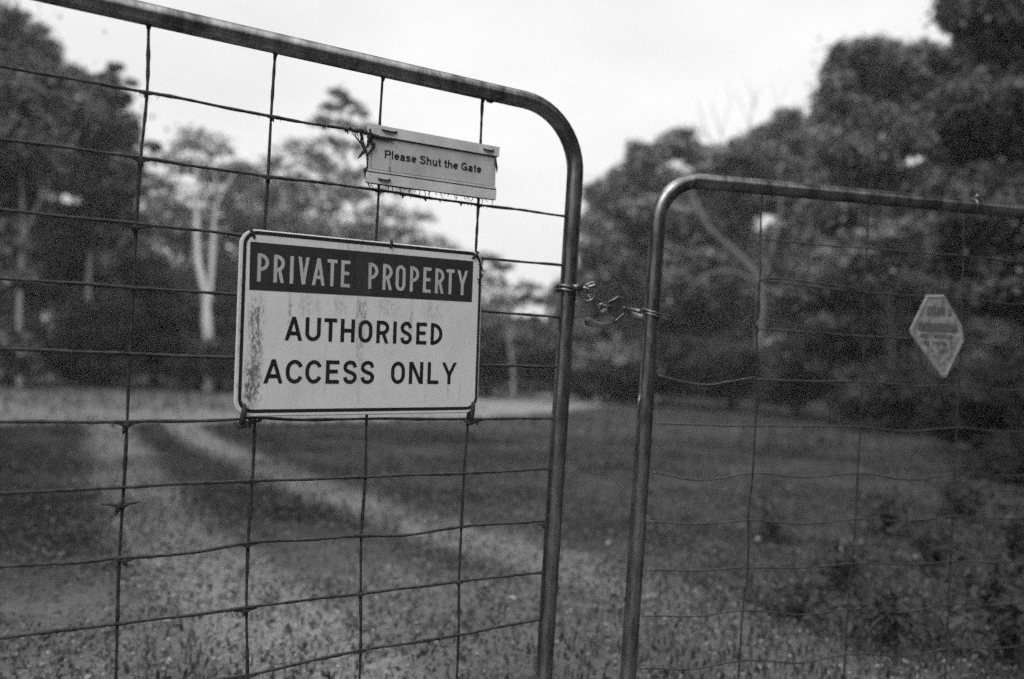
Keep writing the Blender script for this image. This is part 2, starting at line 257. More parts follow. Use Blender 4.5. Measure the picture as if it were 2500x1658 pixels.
    ('broad', 'broadleaf_tree', 'rounded dense tree seen through the gap between both gates', 'dense trees on the right side', [[(4.26, 27, -1.01, 0.2), (4.24, 27, 1.09, 0.17), (4.33, 27, 3.98, 0.13), (4.78, 27, 6.89, 0.07)], [(4.25, 27, 2.53, 0.1), (3.01, 27, 4.5, 0.07)], [(4.28, 27, 3.4, 0.1), (5.7, 27, 5.77, 0.07)]], [(2.92, 26.25, 4.4, 0.94, 0.87), (2.87, 26.87, 5.78, 0.79, 0.65), (3.55, 27.42, 6.64, 0.87, 0.72), (4.12, 26.54, 7.19, 0.72, 0.58), (5.1, 27.0, 7.92, 0.72, 0.52), (5.84, 27.37, 7.75, 0.58, 0.43), (6.26, 26.62, 7.3, 0.79, 0.58), (4.69, 27.21, 6.5, 1.3, 0.87), (4.0, 28.04, 5.28, 1.3, 0.87), (3.04, 26.72, 3.04, 0.87, 0.72), (3.16, 27.28, 1.77, 0.87, 0.72), (3.5, 26.19, 0.64, 1.01, 0.72), (5.24, 26.75, 5.14, 1.59, 1.15), (4.02, 27.69, 3.45, 1.44, 1.01), (5.72, 25.98, 3.37, 1.59, 1.15), (2.75, 27.0, 0.45, 0.72, 0.58), (5.18, 27.92, 1.73, 1.44, 1.01), (2.85, 26.5, 3.58, 0.87, 0.72), (6.96, 28, 6.0, 1.15, 1.01), (7.33, 28, 4.22, 1.3, 1.15), (6.51, 28, 2.39, 1.3, 1.01)]),
    ('broad', 'broadleaf_tree', 'mid height tree in the dip of the right tree line', 'dense trees on the right side', [[(7.01, 23, -0.87, 0.22), (7.01, 23, 1.2, 0.22), (7.01, 23, 2.92, 0.22), (6.26, 23, 3.81, 0.21), (5.49, 23, 4.46, 0.18), (5.03, 23, 5.18, 0.15), (4.69, 23, 6.02, 0.09)], [(6.98, 23, 2.92, 0.15), (6.16, 23, 3.32, 0.11), (5.31, 23, 3.1, 0.07), (4.84, 23, 2.46, 0.05)], [(7.01, 23, 2.92, 0.1), (7.45, 23, 4.91, 0.07), (7.38, 23, 6.39, 0.05)]], [(6.42, 24.5, 6.68, 0.61, 0.49), (6.85, 24, 7.04, 0.61, 0.49), (7.41, 24, 7.51, 0.55, 0.44), (7.87, 23.5, 7.65, 0.55, 0.42), (7.7, 24, 6.75, 0.98, 0.74), (8.39, 23.5, 7.17, 0.74, 0.61), (7.43, 25.6, 6.15, 0.98, 0.74), (8.52, 24.4, 5.84, 1.23, 0.86), (6.75, 26, 5.37, 0.86, 0.61), (8.37, 24.5, 4.14, 1.11, 0.86), (9.36, 24, 4.0, 1.11, 0.86), (5.87, 26, 6.44, 0.61, 0.49), (7.4, 27.5, 2.84, 1.11, 0.74), (6.54, 28, 1.79, 1.11, 0.74), (8.87, 25, 2.62, 0.98, 0.74)]),
    ('broad', 'broadleaf_tree', 'large bulging tree crown above the far end of the lower gate rail', 'dense trees on the right side', [[(8.06, 17, -0.66, 0.22), (7.93, 17, 1.23, 0.18), (7.72, 17, 3.04, 0.15), (7.37, 17, 4.84, 0.09), (7.13, 17, 6.29, 0.05)], [(7.83, 17, 2.59, 0.09), (8.58, 17, 4.17, 0.07), (8.6, 17, 5.81, 0.04)]], [(6.92, 16.6, 7.18, 0.5, 0.41), (6.7, 16.91, 6.88, 0.55, 0.45), (7.63, 17.22, 7.48, 0.45, 0.33), (6.4, 16.65, 6.15, 0.55, 0.45), (8.0, 17.0, 7.14, 0.55, 0.41), (7.58, 17.64, 6.69, 1.0, 0.73), (6.71, 16.56, 5.34, 0.91, 0.73), (8.22, 17.16, 5.92, 1.0, 0.82), (7.86, 17.87, 4.77, 1.09, 0.82), (6.76, 16.74, 3.87, 0.82, 0.55), (8.65, 17.32, 4.23, 1.0, 0.73), (8.25, 16.56, 6.74, 0.55, 0.55), (7.72, 16.83, 3.38, 1.09, 0.64), (9.05, 17.31, 5.63, 0.64, 0.55), (8.62, 16.59, 4.63, 0.64, 0.55), (6.93, 16, 2.9, 0.82, 0.55)]),
    ('broad', 'broadleaf_tree', 'towering near tree filling the top right corner', 'dense trees on the right side', [[(7.76, 12, -0.48, 0.22), (7.68, 12, 1.21, 0.19), (7.55, 12, 2.74, 0.15), (7.48, 12, 4.41, 0.09), (7.35, 12, 5.95, 0.04)], [(7.26, 12, 2.99, 0.1), (6.54, 12, 3.86, 0.06), (6.38, 12, 4.75, 0.03)], [(7.25, 12, 3.76, 0.08), (7.98, 12, 4.75, 0.05)]], [(6.28, 11.74, 5.99, 0.32, 0.32), (6.45, 11.93, 6.65, 0.45, 0.38), (6.85, 12.22, 5.75, 0.45, 0.38), (6.24, 11.8, 5.31, 0.32, 0.29), (7.09, 12.0, 6.13, 0.77, 0.64), (7.65, 12.53, 5.37, 0.83, 0.71), (6.5, 11.76, 4.68, 0.51, 0.45), (7.82, 12.16, 6.68, 1.03, 0.77), (7.41, 12.62, 4.3, 0.77, 0.64), (6.52, 11.81, 3.5, 0.58, 0.45), (7.89, 12.29, 3.85, 0.9, 0.77), (6.67, 11.38, 2.87, 0.77, 0.51), (7.79, 11.85, 2.48, 0.96, 0.64), (6.8, 12.24, 2.48, 0.51, 0.38), (7.03, 11.51, 1.86, 0.77, 0.38), (8.67, 12.0, 5.1, 1.28, 1.28), (9.61, 13.07, 8.29, 1.67, 1.28), (8.28, 11.32, 2.69, 1.41, 1.28), (6.6, 12.06, 6.46, 0.38, 0.32), (7.26, 12.46, 5.73, 0.58, 0.51), (6.73, 11.84, 4.78, 0.51, 0.45), (6.73, 11.2, 4.46, 0.64, 0.51), (6.6, 11.2, 3.26, 0.71, 0.58), (6.37, 11.94, 4.09, 0.38, 0.32), (6.56, 12.22, 3.12, 0.45, 0.38)]),
    ('broad', 'broadleaf_tree', 'dark tree under the lower gate rail behind the diamond plate', 'dense trees on the right side', [[(7.99, 19, -0.73, 0.1), (7.85, 19, 1.23, 0.08), (7.64, 19, 2.64, 0.05)]], [(7.22, 18.18, 2.56, 1.02, 0.61), (8.78, 18.82, 2.48, 1.12, 0.61), (6.79, 19.44, 2.43, 0.91, 0.61), (7.78, 18.28, 1.62, 1.12, 0.51), (9.82, 19.0, 1.62, 1.12, 0.61), (7.32, 19.58, 0.89, 0.91, 0.51), (8.3, 18.46, 0.65, 1.12, 0.51), (10.46, 19.18, 0.72, 1.12, 0.51), (9.81, 19.73, 3.21, 0.91, 0.51)]),
    ('bare', 'bare_tree', 'leafless tree with thin pale branches against the sky', 'dense trees on the right side', [[(8.7, 31, -1.11, 0.15), (8.45, 31, 4.59, 0.13), (8.16, 31, 7.57, 0.1), (7.75, 31, 9.21, 0.05), (7.19, 31, 10.68, 0.02)], [(8.14, 31, 7.9, 0.07), (8.73, 31, 9.58, 0.05), (8.91, 31, 11.25, 0.02)], [(8.13, 31, 8.23, 0.07), (7.26, 31, 9.19, 0.04), (6.7, 31, 10.66, 0.02)], [(8.24, 31, 7.57, 0.07), (9.41, 31, 9.28, 0.05), (9.85, 31, 10.63, 0.02), (10.31, 31, 11.64, 0.01)], [(9.41, 31, 9.28, 0.03), (10.69, 31, 10.33, 0.02)], [(8.86, 31, 10.42, 0.03), (9.16, 31, 11.26, 0.02)], [(7.66, 31, 9.37, 0.03), (8.02, 31, 10.71, 0.02)], [(8.81, 31, 9.75, 0.03), (8.17, 31, 11.05, 0.02)], [(7.26, 31, 9.19, 0.03), (6.57, 31, 9.82, 0.02)], [(9.86, 31, 10.46, 0.02), (9.48, 31, 11.61, 0.01)], [(8.02, 31, 10.71, 0.02), (7.82, 31, 11.53, 0.01)], [(8.93, 31, 10.75, 0.02), (8.48, 31, 11.73, 0.01)]], []),
    ('broad', 'broadleaf_tree', 'unseen big tree added beside the tall gate to shade the ground at far left', 'unseen trees added beside the gates for shade', [[(-7.2, 3.6, -0.2, 0.5), (-7.344, 3.6, 2.2, 0.4), (-7.2, 3.6, 4.5, 0.2)]], [(-5.6, 2.2, 3.6, 1.7, 1.3), (-6.2, 4.4, 4.2, 1.9, 1.4), (-7.6, 3.4, 5.2, 2.2, 1.6), (-7.2, 6.2, 4.2, 1.8, 1.3), (-6.2, 2.8, 2.4, 1.3, 1.0), (-8.6, 5.0, 3.6, 2.0, 1.6), (-8.0, 8.2, 3.6, 1.8, 1.4), (-4.2, 2.8, 4.5, 1.5, 1.0), (-5.2, 4.9, 5.6, 1.7, 1.2), (-3.2, 1.4, 4.2, 1.4, 0.9), (-3.6, 4.6, 5.9, 1.4, 1.0), (-6.2, 6.6, 6.6, 1.8, 1.3)]),  # out of view, added to darken the ground towards the left edge
    ('broad', 'broadleaf_tree', 'unseen big tree added beside the lower gate to shade the weeds at far right', 'unseen trees added beside the gates for shade', [[(8.2, 4.2, -0.2, 0.5), (8.363999999999999, 4.2, 2.2, 0.4), (8.2, 4.2, 4.5, 0.2)]], [(6.4, 2.6, 3.4, 1.7, 1.3), (7.4, 4.6, 4.0, 1.9, 1.5), (8.8, 3.8, 5.2, 2.2, 1.6), (8.9, 6.8, 4.0, 1.9, 1.4), (7.0, 3.2, 2.2, 1.4, 1.1), (9.8, 5.4, 3.4, 2.0, 1.6), (7.4, 1.0, 4.2, 1.9, 1.3), (4.4, 2.8, 5.0, 1.5, 1.0), (5.4, 4.8, 6.2, 1.7, 1.2), (3.6, 1.2, 4.4, 1.4, 0.9), (3.6, 4.4, 6.4, 1.5, 1.0), (6.4, 6.6, 7.0, 1.8, 1.3)]),  # out of view, added to darken the lower right ground and weeds
    ('shrub', 'shrub', 'low dark bush at the far left edge of the clearing', 'shrubs under the left trees', [], [(-12.58, 20.28, 0.36, 0.9, 0.67), (-13.94, 20.84, 0.42, 1.01, 0.79), (-12.42, 21.32, 0.03, 0.67, 0.51)]),
    ('shrub', 'shrub', 'tall shadowed bush behind the first upright gate wire', 'shrubs under the left trees', [], [(-11.31, 22.22, 0.89, 0.98, 0.74), (-12.34, 22.86, 0.13, 0.86, 0.61), (-11.15, 23.41, 0.43, 0.86, 0.74), (-11.34, 22.37, -0.18, 0.98, 0.49)]),
    ('shrub', 'shrub', 'dark bush left of the forked white trunk', 'shrubs under the left trees', [], [(-10.06, 23.38, 1.72, 0.77, 0.77), (-10.59, 23.84, 0.45, 1.03, 0.71), (-10.03, 24.37, 0.09, 0.77, 0.58), (-10.81, 23.59, 2.46, 0.64, 0.64)]),
    ('shrub', 'shrub', 'bush in front of the forked white trunk', 'shrubs under the left trees', [], [(-7.93, 21.83, 0.21, 0.84, 0.6), (-8.72, 22.38, -0.19, 0.72, 0.42), (-7.68, 22.85, -0.04, 0.72, 0.48)]),
    ('shrub', 'shrub', 'mounded bush behind the sign lower left corner', 'shrubs under the left trees', [], [(-7.52, 24.14, 1.1, 1.07, 0.94), (-8.31, 24.87, 1.88, 0.8, 0.67), (-7.22, 25.51, 0.19, 1.07, 0.67)]),
    ('shrub', 'shrub', 'bush hidden mostly behind the private property sign', 'shrubs under the left trees', [], [(-5.84, 25.96, 0.66, 1.3, 0.87), (-4.74, 26.82, 0.56, 1.15, 0.72), (-3.55, 27.55, 0.76, 1.15, 0.87), (-2.26, 26.35, 0.53, 1.01, 0.72)]),
    ('shrub', 'shrub', 'grey bush right of the sign lower half', 'shrubs under the left trees', [], [(-0.92, 28.38, 0.57, 0.78, 0.62), (-0.14, 28.88, 0.13, 0.78, 0.53), (-1.44, 29.3, 1.16, 0.62, 0.47)]),
    ('shrub', 'shrub', 'small bush beside the tall gate upright', 'shrubs under the left trees', [], [(0.96, 29.49, 0.16, 0.64, 0.55), (1.76, 29.88, 0.35, 0.72, 0.58), (2.46, 30.38, -0.12, 0.8, 0.55)]),
    ('shrub', 'shrub', 'bush below the rounded tree in the gate gap', 'shrubs under the right trees', [], [(3.24, 27.28, -0.12, 0.9, 0.6), (4.07, 27.88, -0.41, 0.75, 0.45), (2.61, 28.29, -0.49, 0.6, 0.36)]),
    ('shrub', 'shrub', 'broad dark bush behind the lower gate upright', 'shrubs under the right trees', [], [(5.01, 26.08, 0.84, 1.15, 1.01), (6.03, 26.82, 0.3, 1.15, 0.79), (4.72, 27.42, -0.06, 0.87, 0.58)]),
    ('shrub', 'shrub', 'dark hollowed bush behind the bent gate wire', 'shrubs under the right trees', [], [(6.2, 23.18, 0.67, 1.03, 0.77), (7.16, 23.86, 0.31, 0.9, 0.64), (6.02, 24.37, -0.01, 0.77, 0.45)]),
    ('shrub', 'shrub', 'bush right of the bent gate wire', 'shrubs under the right trees', [], [(7.48, 21.15, 0.31, 1.06, 0.65), (8.53, 21.85, 0.68, 0.94, 0.71), (7.32, 22.34, -0.1, 0.71, 0.35)]),
    ('shrub', 'shrub', 'bush spreading below the diamond plate', 'shrubs under the right trees', [], [(7.22, 15.31, 0.38, 0.86, 0.51), (8.18, 15.88, 0.13, 0.77, 0.43), (7.02, 16.33, -0.04, 0.68, 0.31)]),
    ('shrub', 'shrub', 'leafy bush at the right edge behind the lower gate', 'shrubs under the right trees', [], [(6.18, 10.48, 0.58, 0.65, 0.47), (6.99, 10.89, 0.71, 0.71, 0.59), (6.17, 11.25, 0.12, 0.53, 0.29), (6.6, 10.58, 0.08, 0.65, 0.35)]),
    ('shrub', 'shrub', 'low bush running down to the right edge grass', 'shrubs under the right trees', [], [(4.73, 7.62, -0.07, 0.47, 0.26), (5.33, 7.92, -0.0, 0.51, 0.38), (4.66, 8.14, -0.28, 0.3, 0.14)]),
]
WOOD = [(-29.24, 36.18, 5.0, 1.45, 1.16), (-29.77, 36.98, 3.42, 1.48, 1.19), (-28.14, 35.33, 1.71, 1.42, 1.13), (-31.03, 39.59, 0.03, 1.59, 1.27), (-30.96, 38.83, -1.74, 1.56, 1.25), (-29.92, 37.68, -3.37, 1.51, 1.21), (-27.55, 35.86, 5.03, 1.44, 1.15), (-26.85, 36.07, 3.45, 1.45, 1.16), (-29.18, 39.14, 1.89, 1.57, 1.26), (-29.64, 39.0, 0.09, 1.56, 1.25), (-27.28, 36.55, -1.51, 1.47, 1.17), (-28.55, 38.66, -3.39, 1.55, 1.24), (-28.7, 39.4, 5.51, 1.58, 1.26), (-27.04, 38.03, 3.64, 1.52, 1.22), (-27.11, 37.53, 1.88, 1.5, 1.2), (-27.0, 37.37, 0.18, 1.5, 1.2), (-27.77, 39.67, -1.63, 1.59, 1.27), (-26.91, 37.74, -3.25, 1.51, 1.21), (-26.71, 39.54, 5.61, 1.59, 1.27), (-26.26, 39.41, 3.82, 1.58, 1.26), (-25.37, 37.54, 1.96, 1.51, 1.2), (-25.59, 37.99, 0.25, 1.52, 1.22), (-24.17, 35.81, -1.35, 1.44, 1.15), (-26.56, 39.06, -3.34, 1.57, 1.25), (-22.34, 35.23, 5.16, 1.41, 1.13), (-23.1, 36.4, 3.64, 1.46, 1.17), (-23.82, 37.36, 2.01, 1.5, 1.2), (-25.58, 39.99, 0.27, 1.6, 1.28), (-23.63, 37.06, -1.37, 1.49, 1.19), (-24.18, 38.16, -3.16, 1.53, 1.22), (-21.73, 36.78, 5.41, 1.47, 1.18), (-21.73, 36.6, 3.72, 1.47, 1.17), (-23.87, 39.52, 2.14, 1.58, 1.27), (-21.14, 35.31, 0.4, 1.42, 1.13), (-22.77, 38.83, -1.39, 1.56, 1.25), (-21.43, 36.19, -2.89, 1.45, 1.16), (-20.04, 35.89, 5.35, 1.44, 1.15), (-19.37, 35.21, 3.68, 1.41, 1.13), (-21.37, 39.48, 2.24, 1.58, 1.27), (-20.85, 38.67, 0.46, 1.55, 1.24), (-19.48, 35.09, -1.13, 1.41, 1.13), (-21.52, 39.83, -3.18, 1.6, 1.28), (-18.72, 37.05, 5.58, 1.49, 1.19), (-19.31, 38.1, 3.98, 1.53, 1.22), (-19.02, 36.47, 2.16, 1.46, 1.17), (-19.39, 37.22, 0.5, 1.49, 1.19), (-18.35, 36.91, -1.14, 1.48, 1.18), (-19.08, 36.66, -2.83, 1.47, 1.18), (-17.12, 35.22, 5.38, 1.41, 1.13), (-18.63, 38.92, 4.09, 1.56, 1.25), (-17.64, 36.45, 2.22, 1.46, 1.17), (-18.89, 39.91, 0.55, 1.6, 1.28), (-17.34, 36.04, -1.07, 1.45, 1.16), (-16.8, 35.28, -2.62, 1.41, 1.13), (-17.03, 38.38, 3.39, 1.54, 1.23), (-15.23, 35.2, 1.59, 1.41, 1.13), (-15.12, 36.25, -0.01, 1.45, 1.16), (-15.23, 35.61, -1.63, 1.43, 1.14), (-16.67, 38.87, -3.63, 1.56, 1.25), (-15.77, 39.94, 3.57, 1.6, 1.28), (-14.29, 36.21, 1.67, 1.45, 1.16), (-13.81, 35.18, 0.05, 1.41, 1.13), (-13.7, 36.24, -1.6, 1.45, 1.16), (-15.13, 39.16, -3.59, 1.57, 1.26), (-12.68, 35.16, 3.3, 1.41, 1.13), (-13.04, 36.21, 1.73, 1.45, 1.16), (-12.31, 36.16, 0.11, 1.45, 1.16), (-12.87, 35.71, -1.53, 1.43, 1.15), (-13.66, 39.64, -3.58, 1.59, 1.27), (-12.65, 39.95, 3.71, 1.6, 1.28), (-12.17, 39.5, 1.89, 1.58, 1.27), (-11.83, 38.95, 0.11, 1.56, 1.25), (-11.96, 37.47, -1.59, 1.5, 1.2), (-10.69, 36.05, -3.1, 1.45, 1.16), (-10.38, 39.5, 3.77, 1.58, 1.27), (-9.83, 36.68, 1.88, 1.47, 1.18), (-10.39, 39.0, 0.17, 1.56, 1.25), (-10.45, 39.07, -1.61, 1.57, 1.25), (-10.0, 38.27, -3.29, 1.53, 1.23), (-8.06, 36.34, 2.74, 1.46, 1.17), (-9.64, 39.78, 1.08, 1.6, 1.28), (-8.64, 39.86, -0.69, 1.6, 1.28), (-9.18, 38.34, -2.41, 1.54, 1.23), (-7.99, 39.49, 2.53, 1.58, 1.27), (-7.41, 39.84, 0.76, 1.6, 1.28), (-6.97, 35.3, -0.85, 1.42, 1.13), (-7.05, 38.18, -2.71, 1.53, 1.22), (-5.44, 38.73, 2.19, 1.55, 1.24), (-5.89, 36.09, 0.43, 1.45, 1.16), (-6.38, 39.61, -1.41, 1.59, 1.27), (-6.16, 39.38, -3.18, 1.58, 1.26), (-4.06, 39.05, 1.86, 1.57, 1.25), (-4.26, 39.39, 0.07, 1.58, 1.26), (-4.55, 39.39, -1.74, 1.58, 1.26), (-4.22, 38.36, -3.4, 1.54, 1.23), (-2.51, 39.46, 1.52, 1.58, 1.27), (-2.55, 37.36, -0.22, 1.5, 1.2), (-2.79, 35.13, -1.77, 1.41, 1.13), (-1.17, 37.97, 1.16, 1.52, 1.22), (-1.01, 39.32, -0.61, 1.58, 1.26), (-1.08, 35.69, -2.11, 1.43, 1.15), (0.42, 38.84, 0.83, 1.56, 1.25), (0.74, 35.05, -0.75, 1.41, 1.12), (0.11, 39.14, -2.75, 1.57, 1.26), (1.79, 37.72, 0.49, 1.51, 1.21), (1.85, 38.94, -1.29, 1.56, 1.25), (1.96, 36.17, -2.77, 1.45, 1.16), (3.05, 39.83, 3.57, 1.6, 1.28), (3.29, 35.57, 1.68, 1.43, 1.14), (3.61, 39.43, -0.02, 1.58, 1.26), (3.82, 37.17, -1.65, 1.49, 1.19), (4.49, 38.88, 3.96, 1.56, 1.25), (4.76, 39.41, 2.21, 1.58, 1.26), (5.11, 36.51, 0.48, 1.46, 1.17), (5.23, 37.11, -1.21, 1.49, 1.19), (5.19, 35.84, -2.76, 1.44, 1.15), (5.65, 35.88, 4.14, 1.44, 1.15), (6.16, 37.47, 2.59, 1.5, 1.2), (6.84, 37.71, 0.92, 1.51, 1.21), (6.14, 38.55, -0.87, 1.55, 1.24), (6.42, 36.56, -2.42, 1.47, 1.17), (7.94, 37.43, 4.75, 1.5, 1.2), (7.37, 37.42, 3.02, 1.5, 1.2), (7.95, 36.23, 1.34, 1.45, 1.16), (8.07, 36.78, -0.33, 1.47, 1.18), (8.68, 39.93, -2.25, 1.6, 1.28), (9.56, 38.38, 5.29, 1.54, 1.23), (9.47, 36.57, 3.43, 1.47, 1.17), (9.74, 37.34, 1.79, 1.5, 1.2), (9.56, 36.53, 0.11, 1.46, 1.17), (10.0, 38.93, -1.72, 1.56, 1.25), (10.27, 37.21, 5.57, 1.49, 1.19), (11.03, 38.86, 4.02, 1.56, 1.25), (10.72, 38.31, 2.23, 1.54, 1.23), (9.98, 35.41, 0.52, 1.42, 1.14), (11.12, 39.05, -1.29, 1.57, 1.25), (11.53, 39.51, -3.1, 1.58, 1.27), (12.17, 37.88, 6.11, 1.52, 1.22), (12.05, 38.1, 4.4, 1.53, 1.22), (12.61, 37.01, 2.65, 1.48, 1.19), (12.03, 35.9, 0.96, 1.44, 1.15), (12.0, 36.63, -0.72, 1.47, 1.18), (11.31, 35.12, -2.26, 1.41, 1.13), (14.86, 39.75, 6.86, 1.59, 1.28), (14.63, 39.01, 4.97, 1.56, 1.25), (14.3, 39.77, 3.22, 1.59, 1.28), (14.05, 37.92, 1.4, 1.52, 1.22), (14.56, 37.87, -0.3, 1.52, 1.21), (15.02, 38.8, -2.09, 1.56, 1.24), (14.54, 35.58, 6.64, 1.43, 1.14), (15.85, 38.38, 5.35, 1.54, 1.23), (15.89, 38.09, 3.59, 1.53, 1.22), (15.4, 36.51, 1.83, 1.46, 1.17), (15.37, 37.03, 0.14, 1.48, 1.19), (16.57, 39.48, -1.69, 1.58, 1.27), (15.97, 36.55, 7.2, 1.47, 1.17), (16.47, 36.63, 5.57, 1.47, 1.18), (18.34, 39.98, 4.2, 1.6, 1.28), (16.55, 37.0, 2.25, 1.48, 1.19), (17.44, 39.09, 0.55, 1.57, 1.25), (16.34, 37.06, -1.13, 1.49, 1.19), (17.42, 35.92, 7.53, 1.44, 1.15), (18.8, 38.47, 6.26, 1.54, 1.23), (18.4, 36.82, 4.37, 1.48, 1.18), (18.31, 38.12, 2.73, 1.53, 1.22), (17.82, 35.34, 1.02, 1.42, 1.13), (20.16, 39.94, -0.78, 1.6, 1.28), (18.65, 38.02, -2.45, 1.52, 1.22), (18.33, 35.46, 7.85, 1.42, 1.14), (19.39, 36.11, 6.36, 1.45, 1.16), (21.1, 39.46, 5.08, 1.58, 1.27), (18.67, 35.74, 3.03, 1.43, 1.15), (19.82, 36.5, 1.45, 1.46, 1.17), (19.37, 35.82, -0.19, 1.44, 1.15), (20.6, 38.4, -2.02, 1.54, 1.23), (22.16, 39.8, 9.17, 1.6, 1.28), (20.91, 37.62, 7.0, 1.51, 1.21), (19.68, 35.48, 5.04, 1.42, 1.14), (20.44, 36.58, 3.51, 1.47, 1.17), (20.62, 35.31, 1.85, 1.42, 1.13), (21.26, 36.45, 0.22, 1.46, 1.17), (22.37, 38.51, -1.57, 1.54, 1.24), (23.53, 38.28, 9.33, 1.53, 1.23), (24.05, 39.39, 7.78, 1.58, 1.26), (23.13, 37.8, 5.78, 1.52, 1.21), (23.56, 38.62, 4.13, 1.55, 1.24), (22.56, 37.51, 2.31, 1.5, 1.2), (24.0, 39.22, 0.61, 1.57, 1.26), (21.4, 35.34, -0.98, 1.42, 1.13), (25.04, 39.37, 10.0, 1.58, 1.26), (23.99, 36.96, 7.78, 1.48, 1.19), (25.22, 39.31, 6.42, 1.58, 1.26), (23.87, 36.93, 4.41, 1.48, 1.18), (23.2, 35.14, 2.66, 1.41, 1.13), (23.32, 35.09, 1.07, 1.41, 1.13), (23.06, 35.76, -0.58, 1.43, 1.15), (27.11, 39.24, 10.46, 1.57, 1.26), (24.79, 36.16, 8.05, 1.45, 1.16), (25.86, 37.38, 6.6, 1.5, 1.2), (25.02, 35.93, 4.75, 1.44, 1.15), (27.8, 39.98, 3.37, 1.6, 1.28), (27.86, 39.61, 1.56, 1.59, 1.27), (25.94, 36.9, -0.17, 1.48, 1.18), (27.34, 39.17, -2.02, 1.57, 1.26), (25.76, 35.54, 9.96, 1.42, 1.14), (28.42, 39.56, 9.18, 1.59, 1.27), (28.15, 38.23, 7.19, 1.53, 1.23), (27.18, 38.0, 5.39, 1.52, 1.22), (27.59, 38.16, 3.69, 1.53, 1.22), (28.91, 39.29, 2.0, 1.58, 1.26), (27.18, 36.54, 0.27, 1.47, 1.17), (27.87, 38.13, -1.51, 1.53, 1.22), (30.23, 39.17, 11.36, 1.57, 1.26), (30.53, 39.47, 9.65, 1.58, 1.27), (29.5, 38.29, 7.64, 1.54, 1.23), (29.2, 38.02, 5.86, 1.52, 1.22), (30.56, 39.94, 4.29, 1.6, 1.28), (27.5, 35.41, 2.31, 1.42, 1.14), (29.02, 37.49, 0.68, 1.5, 1.2), (29.18, 37.99, -1.06, 1.52, 1.22)]
# ---------------------------------------------------------------- foliage
def leaf_mesh(name, cen, nrm, size, rng, aspect=.5):
    """one rhombic leaf per centre, lying in the plane of its normal"""
    n = len(cen); nrm = nrm / (np.linalg.norm(nrm, axis=1, keepdims=True) + 1e-9)
    t = rng.normal(size=(n, 3)); t -= nrm * (t * nrm).sum(1, keepdims=True); t /= (np.linalg.norm(t, axis=1, keepdims=True) + 1e-9)
    b = np.cross(nrm, t); s = (size * rng.uniform(.6, 1.3, n))[:, None]
    fold = nrm * s * .12
    V = np.stack([cen - t * s * .5, cen + b * s * aspect * .5 + fold, cen + t * s * .5, cen - b * s * aspect * .5 + fold], 1).reshape(-1, 3)
    idx = np.arange(4 * n); return mesh_np(name, V, idx, np.arange(n) * 4, np.full(n, 4))
def crown_points(blobs, leaf, cov, rng, style):
    cs, ns = [], []
    if style != 'gum':                               # sparse inner core so that no lobe is hollow
        for (x, y, z, rx, rz) in blobs:
            n = int(min(9000, 1.7 * cov * rx * max(rz, rx * .45) * math.pi / (leaf * leaf * .25)))
            d = rng.normal(size=(n, 3)); d /= np.linalg.norm(d, axis=1, keepdims=True)
            cs.append(np.array([x, y, z]) + d * np.array([rx, rx, rz]) * .86 * rng.random((n, 1)) ** .4); ns.append(d + rng.normal(size=d.shape) * .6 + np.array([0, 0, .4]))
    if style == 'broad' or style == 'shrub':        # break every lobe into rounded boughs, foliage thickest on their tops
        sub = []
        for (x, y, z, rx, rz) in blobs:
            m_ = 15
            for i in range(m_):
                d = rng.normal(size=3); d /= np.linalg.norm(d); q = rng.uniform(.25, .98); f = rng.uniform(.22, .50)
                sub.append((x + d[0] * rx * q, y + d[1] * rx * q, z + d[2] * rz * q, rx * f, rz * f * 1.05))
        blobs = sub
    for (x, y, z, rx, rz) in blobs:
        if style == 'gum': rz = rz * 1.35
        c0 = np.array([x, y, z]); R = np.array([rx, rx, rz])
        nt_ = 17 if style != 'gum' else 34
        d = rng.normal(size=(nt_, 3)); d /= np.linalg.norm(d, axis=1, keepdims=True)
        if style == 'gum': d[:, 2] = np.abs(d[:, 2]) * 1.0 - .15
        else: d[:, 2] = np.where(d[:, 2] < -.1, -d[:, 2] * rng.choice([1, -1], nt_, p=[.75, .25]), d[:, 2])
        rr = rng.uniform(.25, 1.0, (nt_, 1)) ** .45
        tc_ = c0 + d * rr * R * rng.uniform(.8, 1.2, (nt_, 1))
        total = 3.2 * cov * (rx * max(rz, rx * .45) * math.pi) / (leaf * leaf * .25)
        total = min(total, 16000)
        per = max(4, int(total / nt_))
        tr_ = (.34 if style != 'gum' else .24) * np.array([rx, rx, max(rz * .85, rx * .35)])
        k = rng.normal(size=(nt_, per, 3)) * tr_ * rng.uniform(.5, 1.2, (nt_, 1, 1)) * np.exp(rng.normal(0, .38, (nt_, per, 1)))
        P = tc_[:, None, :] + k
        nn = k / (np.abs(tr_) + 1e-6) * .45 + d[:, None, :] * .6 + rng.normal(size=k.shape) * .45 + np.array([0, 0, .7])
        cs.append(P.reshape(-1, 3)); ns.append(nn.reshape(-1, 3))
    return np.concatenate(cs), np.concatenate(ns)
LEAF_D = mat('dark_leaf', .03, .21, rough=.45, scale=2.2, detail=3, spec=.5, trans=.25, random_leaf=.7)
LEAF_F = mat('hazed_far_leaf', .08, .36, rough=.45, scale=1.7, detail=3, spec=.5, trans=.4, random_leaf=.75)  # paler base colour stands in for haze on the distant trees
LEAF_G = mat('gum_leaf', .09, .27, rough=.45, scale=1.6, detail=3, spec=.45, trans=.35, random_leaf=.7)
LEAF_S = mat('shrub_leaf', .04, .075, rough=.6, scale=1.0, spec=.3, trans=.2, random_leaf=.45)
BARK_W = mat('white_gum_bark', .55, .75, rough=.8, scale=3, stretch=(1, 1, .3), spec=.2)
BARK_B = mat('branch_bark', .11, .20, rough=.9, scale=4, stretch=(1, 1, .25), spec=.2)
